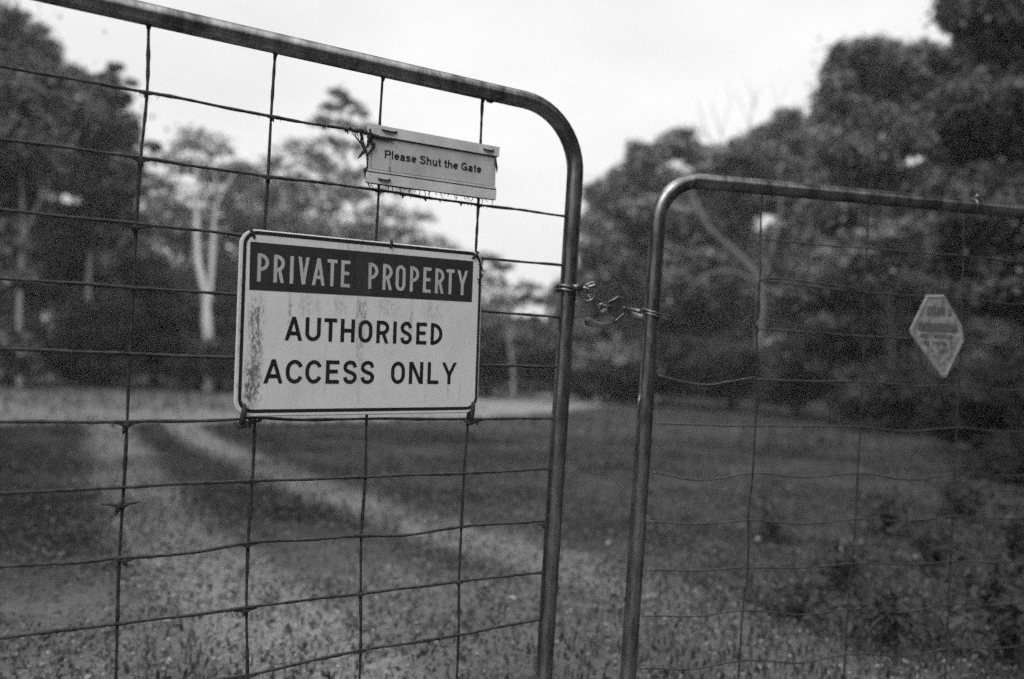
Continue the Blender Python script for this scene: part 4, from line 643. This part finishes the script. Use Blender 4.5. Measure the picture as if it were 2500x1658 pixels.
streaks = [(.031, .017, .02, .19, .95), (.024, .014, .01, .09, 1.0), (.34, .004, .0, .09, .4), (.15, .003, .03, .12, .35), (.385, .003, .01, .07, .4), (.27, .006, .09, .16, .25), (.210, .013, .155, .205, .75), (.211, .011, .085, .165, .6), (.211, .006, .0, .08, .3), (.086, .005, .13, .20, .8), (.306, .006, .14, .205, .6), (.26, .03, .17, .205, .45), (.12, .03, .165, .205, .35), (.35, .03, .165, .205, .35), (.17, .02, .165, .205, .4), (.211, .014, .145, .205, .85), (.006, .006, .02, .26, .5), (.41, .003, .02, .06, .3), (.447, .006, .02, .27, .35), (.21, .06, .285, .31, .55), (.10, .12, .30, .31, .35)]
face = sign_material('aged_white_sign_face', .76, .16, streaks, .14, .45)
SW, SH = .4505, .3045
mb = MB(); P0 = rrect(0, -.0025, SW, SH, .027, 10); P1 = rrect(.0018, -.0007, SW - .0018, SH - .0018, .0245, 10)
n = len(P0)
v = [(x, -.0015, z) for x, z in P1] + [(x, -.0004, z) for x, z in P0] + [(x, .0012, z) for x, z in P0]
f = [tuple(range(n))] + [(i, i + n, (i + 1) % n + n, (i + 1) % n) for i in range(n)] + [(i + n, i + 2 * n, (i + 1) % n + 2 * n, (i + 1) % n + n) for i in range(n)] + [tuple(reversed(range(2 * n, 3 * n)))]
mb.add(v, f); mb.build('panel', face, sign, smooth=False)
ink = sign_material('black_sign_ink', .012, .10, [(.211, .008, .08, .16, .35)], .10, .25)
red = sign_material('faded_header_paint', .026, .25, [(.21, .03, .2, .29, .5)], .085, .5)
# border line: a ring 5 mm wide
bo = rrect(.0060, .0036, .4480, SH - .0024, .024, 10); bi = rrect(.0114, .0094, .4430, SH - .0084, .0190, 10); n = len(bo)
mb = MB(); mb.add([(x, -.0018, z) for x, z in bo] + [(x, -.0018, z) for x, z in bi], [(i, (i + 1) % n, (i + 1) % n + n, i + n) for i in range(n)])
mb.build('border_line', ink, sign, smooth=False)
ZT = SH - .0035
mb = MB(); mb.add([(.0178, -.0018, ZT - .0960), (.4295, -.0018, ZT - .0935), (.4298, -.0018, ZT - .0160), (.0170, -.0018, ZT - .0175)], [(0, 1, 2, 3)])
mb.build('header_band', red, sign, smooth=False)

def ribbon(pts, w, x0, z0, sx, sz, y, clip=None):
    n = len(pts); L = []; Rr = []
    for i, (px, pz) in enumerate(pts):
        a = pts[max(i - 1, 0)]; b = pts[min(i + 1, n - 1)]; dx, dz = (b[0] - a[0]) * sx, (b[1] - a[1]) * sz; m_ = math.hypot(dx, dz) or 1
        nx, nz_ = -dz / m_ * w / 2, dx / m_ * w / 2; X, Z = x0 + px * sx, z0 + pz * sz
        L.append((X + nx, y, Z + nz_)); Rr.append((X - nx, y, Z - nz_))
    v = L + Rr; f = [(i, i + n, i + 1 + n, i + 1) for i in range(n - 1)]
    return v, f
def glyph(ch, x, z, w, h, t, y, parent, material, name='letter'):
    """one gothic capital; x,z bottom left, w,h size, t stroke"""
    mb = MB(); k = [0]
    def yy(): k[0] += 1; return y - k[0] * .00002
    def quad(p): Y_ = yy(); mb.add([(x + a, Y_, z + b) for a, b in p], [tuple(range(len(p)))])
    def V(xc): quad([(xc - t / 2, 0), (xc + t / 2, 0), (xc + t / 2, h), (xc - t / 2, h)])
    def H(xa, xb, zc): quad([(xa, zc - t / 2), (xb, zc - t / 2), (xb, zc + t / 2), (xa, zc + t / 2)])
    def Dg(xa, za, xb, zb, q=.94):
        hw = t / 2 * q * math.hypot(xb - xa, zb - za) / abs(zb - za); quad([(xa - hw, za), (xa + hw, za), (xb + hw, zb), (xb - hw, zb)] if zb > za else [(xb - hw, zb), (xb + hw, zb), (xa + hw, za), (xa - hw, za)])
    def arc(cx, cz, rx, rz, a0, a1, n=14, pre=(), post=()):
        P = list(pre) + [(cx + rx * math.cos(math.radians(a0 + (a1 - a0) * i / n)), cz + rz * math.sin(math.radians(a0 + (a1 - a0) * i / n))) for i in range(n + 1)] + list(post)
        v, f = ribbon(P, t, x, z, 1, 1, yy()); mb.add(v, f)
    e = t / 2
    if ch in 'PR':
        V(e); b0 = h * .44 if ch == 'P' else h * .46; r = (h - e - b0) / 2
        arc(w - e - r, b0 + r, r, r, 90, -90, 14, [(t * .8, h - e)], [(t * .8, b0)])
        if ch == 'R': Dg(w - t * .62, 0, w * .52, b0, .95)
    elif ch == 'I': V(e)
    elif ch == 'V': Dg(w / 2, 0, t * .55, h); Dg(w / 2, 0, w - t * .55, h)
    elif ch == 'A': Dg(t * .55, 0, w / 2, h); Dg(w - t * .55, 0, w / 2, h); H(w * .24, w * .76, h * .30)
    elif ch == 'T': V(w / 2); H(0, w, h - e)
    elif ch == 'E': V(e); H(t * .9, w, h - e); H(t * .9, w * .9, h * .52); H(t * .9, w, e)
    elif ch == 'L': V(e); H(t * .9, w, e)
    elif ch == 'H': V(e); V(w - e); H(t * .9, w - t * .9, h * .5)
    elif ch == 'N': V(e); V(w - e); Dg(w - t * .62, 0, t * .62, h, .95)
    elif ch == 'Y': quad([(w / 2 - e, 0), (w / 2 + e, 0), (w / 2 + e, h * .44), (w / 2 - e, h * .44)]); Dg(w / 2, h * .40, t * .55, h); Dg(w / 2, h * .40, w - t * .55, h)
    elif ch == 'O':
        r = w / 2 - e; rz = min(r * 1.25, h * .36); P = [(w / 2 + r * math.cos(a), h - e - rz + rz * math.sin(a)) for a in np.linspace(0, math.pi, 13)] + [(w / 2 + r * math.cos(a), e + rz + rz * math.sin(a)) for a in np.linspace(math.pi, 2 * math.pi, 13)]
        P.append(P[0]); v, f = ribbon(P, t, x, z, 1, 1, yy()); mb.add(v, f)
    elif ch == 'C':
        r = w / 2 - e * .6; rz = h * .40; arc(w * .52, h - e - rz, r, rz, 28, 180, 14, (), [(w * .52 - r, e + rz)]); arc(w * .52, e + rz, r, rz, 180, 332, 14)
    elif ch == 'S':
        key = [(.95, .76), (.86, .92), (.68, 1.0), (.36, 1.0), (.12, .90), (.03, .76), (.10, .62), (.32, .54), (.66, .46), (.90, .37), (.97, .23), (.88, .09), (.64, 0), (.34, 0), (.12, .08), (.03, .24)]
        P = [(e + q.x * (w - t), e + q.y * (h - t)) for q in smooth_path([(a * 1.0, b_, 0) for a, b_ in key], .05)]
        v, f = ribbon(P, t, x, z, 1, 1, yy()); mb.add(v, f)
    elif ch == 'D':
        V(e); r = min(w - t, h / 2 - e); P = [(t * .8, h - e), (w - e - r, h - e)] + [(w - e - r + r * math.cos(a), h - e - r + r * math.sin(a)) for a in np.linspace(math.pi / 2, 0, 9)] + [(w - e - r + r * math.cos(a), e + r + r * math.sin(a)) for a in np.linspace(0, -math.pi / 2, 9)] + [(t * .8, e)]
        v, f = ribbon(P, t, x, z, 1, 1, yy()); mb.add(v, f)
    elif ch == 'U':
        r = w / 2 - e; arc(w / 2, e + r, r, r, 180, 360, 14, [(e, h)], [(w - e, h)])
    mb.build(name, material, parent, smooth=False)
letw = sign_material('pale_header_lettering', .52, .35, [(.21, .03, .2, .29, .6)], .16, .6)
mm = .001
for ch, x, w in [('P', 29.7, 18.8), ('R', 56.3, 18.2), ('I', 83.3, 6.7), ('V', 96.5, 19.7), ('A', 120.7, 23), ('T', 147.3, 17.3), ('E', 171.7, 16.2), ('P', 221.6, 18.3), ('R', 248.5, 18.5), ('O', 273.3, 19.1), ('P', 301.1, 17.9), ('E', 327.3, 16), ('R', 351.5, 18.4), ('T', 373.8, 17.1), ('Y', 396.6, 22.7)]:
    glyph(ch, x * mm, ZT - .0815, w * mm, .0462, .0058, -.0019, sign, letw)
for ch, x, w in [('A', 77.9, 30.2), ('U', 112.8, 26.5), ('T', 145.3, 22.4), ('H', 174.6, 25.4), ('O', 206.6, 26), ('R', 240.3, 23.9), ('I', 272, 6), ('S', 285.5, 23.7), ('E', 317.1, 20.8), ('D', 346.1, 23.9)]:
    glyph(ch, x * mm, ZT - .1765, w * mm, .0400, .0065, -.0019, sign, ink)
for ch, x, w in [('A', 45.3, 32.5), ('C', 82.6, 27.6), ('C', 115.8, 27.2), ('E', 150.8, 23.6), ('S', 181.1, 26.2), ('S', 212.9, 26.4), ('O', 270.4, 27), ('N', 305.5, 27.9), ('L', 342.4, 22.5), ('Y', 371.2, 30.9)]:
    glyph(ch, x * mm, ZT - .2487, w * mm, .0400, .0065, -.0019, sign, ink)
# wire ties holding the four corners
for (x, z, dx, dz) in [(.0165, .004, -.003, -.016), (.4385, .004, -.004, -.020)]:
    mb = MB().tube([(x, .001, z + .013), (x, -.004, z + .012), (x + dx * .3, -.006, z + .002), (x + dx, -.005, z + dz), (x + dx, .004, z + dz - .004), (x + dx * .5, .006, z - .002)], [.002, .0034, .0046, .0048, .004, .002], 9)
    mb.tube([(x + dx - .012, -.002, z + dz + .001), (x + dx - .004, -.004, z + dz - .006), (x + dx + .004, -.004, z + dz - .004), (x + dx + .012, -.001, z + dz + .002)], [.002, .0045, .0048, .002], 8)
    mb.build('tie_wire', LICH, sign)
for (x, z, dx, dz) in [(.022, SH - .012, -.006, .013), (.430, SH - .012, .009, .010), (.262, SH - .007, .001, .010)]:
    mb = MB().tube([(x - dx * .4, -.0005, z - dz * .3), (x, -.0035, z), (x + dx, -.003, z + dz), (x + dx * 1.2, .004, z + dz * 1.2)], [.0012, .0024, .0026, .0015], 7); mb.build('tie_wire', LICH, sign)
mb = MB()
for k in range(9):
    x = .434 + rnd.uniform(0, .016); z = SH - .02 - k * .0045; mb.tube([(x, -.002, z), (x + rnd.uniform(-.006, .008), -.003, z - .004), (x + rnd.uniform(-.002, .01), -.001, z - .009)], .0008, 4)
mb.build('web', LICH, sign)

# ---------------------------------------------------------------- small notice
bx, by = on_tall(-.3185, .0085)
note = tag(empty('gate_notice', (bx, by, .2795 + CZ), (0, -.0165, TH1)), 'small pale notice reading Please Shut the Gate wired above the big sign', 'sign')
NW, NH = .267, .1032
nst = [(.044, .003, .0, .062, .95), (.044, .005, .022, .034, .95), (.062, .002, .062, .072, .9), (.19, .0025, .004, .015, .9), (.103, .0015, .006, .012, .9), (.196, .003, .087, .094, .9), (.25, .012, .084, .10, .6), (.018, .02, .086, .103, .7), (.013, .014, .060, .090, .7), (.263, .004, .03, .08, .8), (.044, .003, .07, .085, .5), (.008, .006, .012, .03, .6), (.195, .004, .0, .02, .5), (.16, .05, .094, .103, .35), (.12, .004, .004, .013, .4), (.06, .1, .074, .080, .5), (.22, .05, .074, .079, .7)]
nmat = sign_material('grimy_pale_notice', .58, .30, nst, .10, .55)
nmat2 = sign_material('notice_channel', .74, .35, nst, .10, .65)
ng = sign_material('notice_groove_dark', .03, .2, [], .06)  # near-black strips drawn along the notice's channel joints
MB().box((.002, -.0010, .0), (NW - .006, .0015, NH - .003)).build('panel', nmat, note, smooth=False)
MB().prism([(0.0, .0845), (NW - .001, .0825), (NW, .1005), (-.0005, .1032)], -.0042, .0018).build('top_channel', nmat2, note, smooth=False)
MB().prism([(-.001, .0), (NW - .0055, -.001), (NW - .0045, .0170), (-.0008, .0180)], -.0042, .0018).build('bottom_channel', nmat2, note, smooth=False)
MB().prism([(.001, .0205), (NW - .005, .0197), (NW - .005, .0230), (.001, .0238)], -.0030, -.0009).build('lip', nmat2, note, smooth=False)
MB().prism([(.001, .0180), (NW - .005, .0172), (NW - .005, .0196), (.001, .0204)], -.0035, -.0008).build('groove', ng, note, smooth=False)
MB().prism([(.003, .0825), (NW - .004, .0805), (NW - .004, .0825), (.001, .0847)], -.0026, -.0008).build('groove', ng, note, smooth=False)
MB().box((.0085, -.0013, .0235), (.0092, -.0009, .074)).build('groove', ng, note, smooth=False)
MB().prism([(.0085, .0246), (NW - .012, .0237), (NW - .012, .0243), (.0085, .0252)], -.0014, -.0009).build('groove', ng, note, smooth=False)
for x, z, w in [(.027, .0955, .027), (.232, .0915, .021), (.022, .0085, .022)]:
    MB().tube([(x - .001, -.001, z + .003), (x, -.0055, z), (x + w * .3, -.0068, z - .0015), (x + w * .7, -.0068, z - .0018), (x + w, -.0055, z + .0005), (x + w + .0005, -.001, z + .002)], [.0010, .0015, .0019, .0018, .0016, .001], 7).build('tie_wire', WIRE_L, note)
def small_text(text, x0, z0, cap, total, t, y):
    """bold grotesque lower case drawn as ribbons; widths in cap heights"""
    X = .72; e = .095                                        # x height, half stroke (in caps)
    def el(cx, cz, rx, rz, a0, a1, n=16): return [(cx + rx * math.cos(math.radians(a0 + (a1 - a0) * i / n)), cz + rz * math.sin(math.radians(a0 + (a1 - a0) * i / n))) for i in range(n + 1)]
    def cr(k): return [(q.x, q.y) for q in smooth_path([(a, b_, 0) for a, b_ in k], .04)]
    x2 = X / 2; rz = x2 - e
    G = {'P': (.72, [[(e, 0), (e, 1)], [(e, 1 - e), (.42, 1 - e)] + el(.42, .70, .20, .205, 90, -90) + [(e, .495)]]),
     'l': (.30, [[(e + .03, 0), (e + .03, 1)]]),
     'e': (.64, [[(.10, .37), (.50, .37)] + el(.30, x2, .205, rz, 8, 318, 22)]),
     'a': (.64, [cr([(.10, .50), (.16, .60), (.29, X - e), (.43, .58), (.455, .46), (.455, .2), (.47, .05), (.54, .03)]), cr([(.45, .43), (.28, .38), (.12, .30), (.10, .17), (.22, .08), (.36, .12), (.45, .22)])]),
     's': (.60, [cr([(.46, .52), (.40, .61), (.27, X - e), (.13, .59), (.10, .50), (.17, .42), (.29, .37), (.42, .30), (.47, .21), (.40, .11), (.27, e - .01), (.13, .11), (.07, .20)])]),
     'S': (.76, [cr([(.60, .74), (.53, .87), (.35, 1 - e), (.15, .87), (.11, .74), (.18, .62), (.36, .53), (.54, .43), (.62, .28), (.54, .14), (.36, e), (.17, .13), (.08, .28)])]),
     'h': (.66, [[(e + .02, 0), (e + .02, 1)], cr([(e + .02, .42), (.18, .57), (.33, X - e), (.46, .56), (.495, .42)]) + [(.495, 0)]]),
     'u': (.66, [[(e + .02, X), (e + .02, .30)] + cr([(e + .02, .26), (.16, .13), (.28, e - .01), (.42, .14), (.495, .30)]), [(.495, 0), (.495, X)]]),
     't': (.40, [[(.18, .93), (.18, .20)] + cr([(.18, .18), (.21, .09), (.28, .08), (.35, .085)]), [(.03, X - e * .8), (.34, X - e * .8)]]),
     'G': (.84, [el(.39, .5, .285, .405, 42, 322, 24) + [(.665, .42)], [(.40, .44), (.70, .44)], [(.675, .44), (.675, .02)]]),
     ' ': (.30, [])}
    W_ = sum(G[c][0] for c in text) - .1; sx = total / W_; pen = 0; mb = MB(); k = 0
    for c in text:
        for st in G[c][1]:
            k += 1; v, f = ribbon([(pen + a, b_) for a, b_ in st], t, x0, z0, sx, cap, y - k * .00001)
            v = [(a, q, b_ - (a - x0) * .004) for a, q, b_ in v]; mb.add(v, f)
        pen += G[c][0]
    return mb
small_text('Please Shut the Gate', .0335, .0470, .0150, .1955, .0027, -.0013).build('lettering', ink, note, smooth=False)
mb = MB()                                                       # dead roots and fluff hanging under the bottom channel
for k in range(26):
    x = .004 + k * .0100 + rnd.uniform(-.003, .003); ln = rnd.uniform(.004, .016); 
    mb.tube([(x, .0, .0005), (x + rnd.uniform(-.004, .004), rnd.uniform(-.002, .002), -ln * .5), (x + rnd.uniform(-.007, .007), 0, -ln)], [.0016 if k % 4 == 0 else .0007, .0008, .0003], 5)
mb.tube([(.0, -.001, .0), (.06, -.0015, -.0012), (.13, -.001, -.0006), (.2, -.0015, -.0014), (.261, -.001, -.0012)], [.0012, .0017, .0010, .0016, .0012], 6)
mb.build('web', LICH, note)
mb = MB(); mb.tube([(.259, -.003, .082), (.2585, -.0045, .071), (.2615, -.0045, .060), (.262, -.0045, .050)], [.0012, .0024, .0020, .0006], 6).build('dry_stem', LICH, note)

# dried vine caught beside the notice
vine = tag(empty('dried_vine', (on_tall(-.33, .006)[0], on_tall(-.33, .006)[1], .36 + CZ), (0, 0, TH1)), 'dead vine tangled on the wire at the left end of the small notice', 'vine')
def v3(s, z, off=0.): return Vector((s + .33, -off, z - .36))
def twig(pts, r, name='twig'):
    P = smooth_path([v3(*p) for p in pts], .002); n = len(P)
    rs = [np.interp(i / max(1, n - 1), np.linspace(0, 1, len(r)), r) * (1.3 + .25 * math.sin(i * 1.9)) for i in range(n)]
    MB().tube(P, rs, 7).build(name, LICH, vine)
twig([(-.3428, .3700), (-.3395, .3574), (-.3342, .3518), (-.328, .3463), (-.3236, .3401), (-.3218, .3353), (-.3258, .3301), (-.3334, .3199)], [.0005, .0008, .0010, .0014, .0022, .0026, .0018, .0009])
twig([(-.3323, .3700), (-.3272, .3567), (-.324, .3457), (-.3205, .3358), (-.3179, .3306, .002), (-.3175, .321, .003), (-.3169, .3082, .003), (-.3180, .2976, .003), (-.3195, .286, .002)], [.0018, .0022, .0012, .0018, .0022, .0013, .0012, .0028, .0010])
twig([(-.3164, .374, .004), (-.3157, .3631, .005), (-.3172, .3532, .005), (-.3180, .3450, .003), (-.3215, .3378, .001)], [.0020, .0042, .0026, .0016, .0009])
twig([(-.3125, .3560, .005), (-.3104, .3487, .006), (-.3062, .3478, .006), (-.3097, .3412, .006), (-.3147, .3327, .005), (-.3186, .3282, .003)], [.0018, .0016, .0020, .0014, .0014, .0018])
twig([(-.352, .3715), (-.342, .3665), (-.331, .369), (-.322, .3665, .003), (-.314, .368, .004)], [.0010, .0022, .0028, .0032, .0024])
twig([(-.337, .3700), (-.338, .3630), (-.334, .3575), (-.3345, .3530)], [.0005, .0004, .0005, .0004])
twig([(-.345, .3700), (-.3465, .3640), (-.3440, .3600), (-.3390, .3560)], [.0004, .0004, .0005, .0004])
twig([(-.3300, .3680), (-.3285, .3610), (-.3300, .3540), (-.3262, .3440)], [.0012, .0012, .0010, .0008])
twig([(-.3195, .3050, .003), (-.3205, .3000, .003), (-.3185, .2950, .003), (-.3160, .2920, .003)], [.0012, .0030, .0026, .0008])
twig([(-.3165, .3640, .005), (-.300, .3620, .006), (-.285, .3600, .006), (-.270, .3600, .006)], [.0030, .0026, .0014, .0006])

# ---------------------------------------------------------------- latch between the gates
STEEL = mat('dull_latch_steel', .2, .38, rough=.26, metal=.9, edge=.3, scale=80, bump=.0005, bscale=300)
ld = lambda x, z: (x, z)
latch = tag(empty('gate_latch', (.21, 1.70, .95)), 'bent wire loops and worn steel hook latching the two gates together', 'latch')
O = Vector((.21, 1.70, .95))
def lt(pts, r, name, n=9, closed=False, material=None, step=.002):
    P = smooth_path([Vector(p) - O for p in pts], step)
    if closed: P = P[:-1]
    rs = [r] * len(P) if not hasattr(r, '__len__') else [float(np.interp(i / (len(P) - 1), np.linspace(0, 1, len(r)), r)) for i in range(len(P))]
    rs = [q * 1.45 for q in rs]
    return MB().tube(P, rs, n, closed=closed).build(name, material or STEEL, latch)
pc = Vector((.111 * c1 - .0, 0, 0)); 
px, py = .1225 * c1, D1 + .1225 * s1                                  # centre of the tall upright here
for dz in (-.0065, .0065):
    ring = [(px + .0185 * math.cos(a), py + .0185 * math.sin(a), .986 + dz * .6 + .0015 * math.sin(a * 2)) for a in np.linspace(0, 2 * math.pi, 25)[:-1]]
    MB().tube([Vector(p) - O for p in ring], .0028, 8, closed=True).build('clamp_band', GALV, latch)
mb = MB(); mb.tube([Vector((px + .012, py - .008, .989)) - O, Vector((px + .034, py - .004, .989)) - O], .0075, 10); mb.build('clamp_lug', GALV, latch)
lt([(.128, 1.664, .998), (.131, 1.664, .985), (.138, 1.666, .972), (.145, 1.668, .964), (.155, 1.669, .964), (.164, 1.669, .970), (.1665, 1.669, .981), (.168, 1.669, .990), (.166, 1.667, .998), (.160, 1.666, 1.001), (.152, 1.665, .998), (.146, 1.664, .995)], .0017, 'wire_loop')
lt([(.130, 1.672, .993), (.140, 1.670, .989), (.150, 1.668, .9915), (.158, 1.666, .994), (.166, 1.664, .996)], [.0022, .0028, .0026, .0018], 'wire_loop')
lt([(.148, 1.667, .992), (.1475, 1.667, .978), (.150, 1.669, .966)], .0022, 'wire_loop')
lt([(.151, 1.666, .990), (.155, 1.668, .980), (.163, 1.672, .970)], .0024, 'wire_loop')
lt([(.155, 1.668, .977), (.1525, 1.668, .973), (.155, 1.668, .969), (.158, 1.668, .973)], .0018, 'wire_loop')
lt([(.150, 1.670, .966), (.158, 1.674, .967), (.166, 1.684, .971), (.180, 1.690, .967), (.196, 1.698, .961), (.203, 1.70, .955)], [.0026, .0024, .0018, .0018, .0024], 'link')
lt([(.188, 1.699, .959), (.181, 1.699, .957), (.179, 1.699, .951), (.183, 1.699, .944), (.190, 1.699, .943), (.196, 1.699, .947), (.195, 1.699, .955), (.188, 1.699, .959)], .0030, 'ring', closed=True)
lt([(.188, 1.698, .949), (.195, 1.699, .943), (.201, 1.70, .936), (.2125, 1.701, .927)], [.0028, .0026, .0024], 'link')
# folded plate body
poly = [(.199, .948), (.210, .931), (.216, .9275), (.233, .943), (.2375, .955), (.2375, .973), (.231, .977), (.221, .977), (.198, .9635)]
poly = [(a, b) for a, b in poly]
mb = MB(); mb.prism([(a - O.x, b - O.z) for a, b in poly], .004, .012); mb.build('plate', mat('dark_latch_plate', .03, .07, rough=.5, metal=.5, scale=90, bump=.0005), latch, smooth=False, bevel=.001)
lt([(.1985, 1.703, .9645), (.210, 1.703, .9705), (.221, 1.703, .9778)], .0013, 'plate_edge_glint', material=GALV)  # galvanised strips drawn as the highlights on the plate's edges
lt([(.2085, 1.703, .9325), (.2155, 1.703, .9270), (.2235, 1.703, .934), (.2325, 1.703, .9425)], .0013, 'plate_edge_glint', material=GALV)
# hooked tongue with an eye
tp = [(.157, .9265), (.165, .929), (.176, .9255), (.192, .9225), (.2105, .925), (.222, .934), (.226, .930), (.2205, .917), (.207, .9105), (.190, .9115), (.172, .9135), (.160, .9135), (.1525, .9165), (.1510, .9225), (.1535, .929)]
tp = [(.1535, .9300), (.1515, .9235), (.1530, .9175), (.1590, .9135), (.172, .9125), (.190, .9100), (.207, .9090), (.2195, .9155), (.226, .929), (.2225, .935), (.2105, .9245), (.192, .9215), (.176, .9245), (.167, .9300), (.1600, .9325)]
mb = MB(); mb.prism([(a - O.x, b - O.z) for a, b in tp], .024, .032); mb.build('hook', mat('worn_hook', .16, .32, rough=.5, metal=.3, scale=60), latch, smooth=False, bevel=.002)
lt([(.1555, 1.7225, .9225), (.159, 1.7225, .926), (.1625, 1.7225, .9225), (.159, 1.7225, .919), (.1555, 1.7225, .9225)], .0012, 'eyelet', closed=True, material=GALV)
lt([(.231, 1.706, .955), (.244, 1.710, .9535), (.257, 1.712, .9515), (.268, 1.710, .9495), (.275, 1.703, .9525)], [.0026, .0020, .0022, .0026, .0026], 'link', material=GALV)
lt([(.235, 1.716, .950), (.246, 1.722, .945), (.258, 1.724, .9405), (.270, 1.722, .937), (.284, 1.716, .935)], [.003, .0035, .0045, .005, .004], 'link')
qx, qy = .2997 * math.cos(TH2), D2 + .2997 * math.sin(TH2)
for dz, r in ((.0, .0022), (-.006, .0020)):
    w_ = [(qx + .0192 * math.cos(a), qy + .0192 * math.sin(a), .9475 + dz - .0045 * math.cos(a)) for a in np.linspace(0, 2 * math.pi, 25)[:-1]]
    MB().tube([Vector(p) - O for p in w_], r, 8, closed=True).build('wire_loop', GALV, latch)

# ---------------------------------------------------------------- diamond plate on the lower gate
c2, s2 = math.cos(TH2), math.sin(TH2)
dx0, dy0 = 1.014 * c2 + .006 * s2, D2 + 1.014 * s2 - .006 * c2
dia = tag(empty('gate_plate', (dx0, dy0, .065 + CZ), (0, 0, TH2)), 'blurred pale diamond shaped maker plate wired on the lower gate', 'plate')
pm = mat('tarnished_plate', .16, .46, rough=.5, metal=.3, scale=55)
pp = [(-.0755, .0165 - .0), (-.0712, .0035), (.0187, -.0915), (.0305, -.0915), (.0765, -.0045), (.0685, .031), (.0145, .1015), (-.0330, .0985)]
MB().prism(pp, -.0008, .0008).build('panel', pm, dia, smooth=False)
ri = [(a * 1.0, b) for a, b in pp]; cx, cz = .0, .01
inn = [(cx + (a - cx) * .86, cz + (b - cz) * .88) for a, b in pp]; n = len(pp)
mb = MB(); mb.add([(a, -.0010, b) for a, b in pp] + [(a, -.0026, cx * 0 + b2) for a, b2 in [(cx + (a - cx) * .93, cz + (b - cz) * .94) for a, b in pp]] + [(a, -.0010, b) for a, b in inn], [(i, (i + 1) % n, (i + 1) % n + n, i + n) for i in range(n)] + [(i + n, (i + 1) % n + n, (i + 1) % n + 2 * n, i + 2 * n) for i in range(n)])
mb.build('raised_rim', mat('plate_rim', .26, .42, rough=.45, metal=.3, scale=50), dia, smooth=False)
pd = mat('plate_dark_print', .06, .14, rough=.7, scale=120)
R_ = random.Random(9)
def marks(x0, x1, z, h, fill):
    """worn raised marks, no longer readable"""
    mb = MB(); x = x0
    while x < x1:
        w = R_.uniform(.004, .008)
        if R_.random() < fill: 
            mb.box((x, -.0016, z - h / 2 + R_.uniform(-.001, .001)), (x + w, -.0009, z + h / 2))
        x += w + .0022
    mb.build('worn_print', pd, dia, smooth=False)
marks(-.030, .034, .062, .020, .85)
MB().box((-.052, -.0014, .014), (.055, -.0009, .034)).build('dark_band', pd, dia, smooth=False)
marks(-.046, .050, .004, .009, .8); marks(-.034, .042, -.012, .008, .7); marks(-.016, .034, -.030, .007, .5)

# ---------------------------------------------------------------- thin damp haze over the clearing
HZ = bpy.data.materials.new('damp_air'); HZ.use_nodes = True; t = HZ.node_tree; t.nodes.clear()
pv = N(t, 'ShaderNodeVolumePrincipled'); pv.inputs['Color'].default_value = g3(.9); pv.inputs['Density'].default_value = HAZE; pv.inputs['Anisotropy'].default_value = .3
ov = N(t, 'ShaderNodeOutputMaterial'); lk(t, pv.outputs[0], ov.inputs['Volume'])
o = MB().box((-60, -30, -2.2), (60, 62, 18)).build('haze', HZ, smooth=False); o['kind'] = 'stuff'; o['label'] = 'thin pale haze hanging over the whole clearing'

print('objects', len(bpy.data.objects), 'tris', sum(len(m_.polygons) for m_ in bpy.data.meshes))
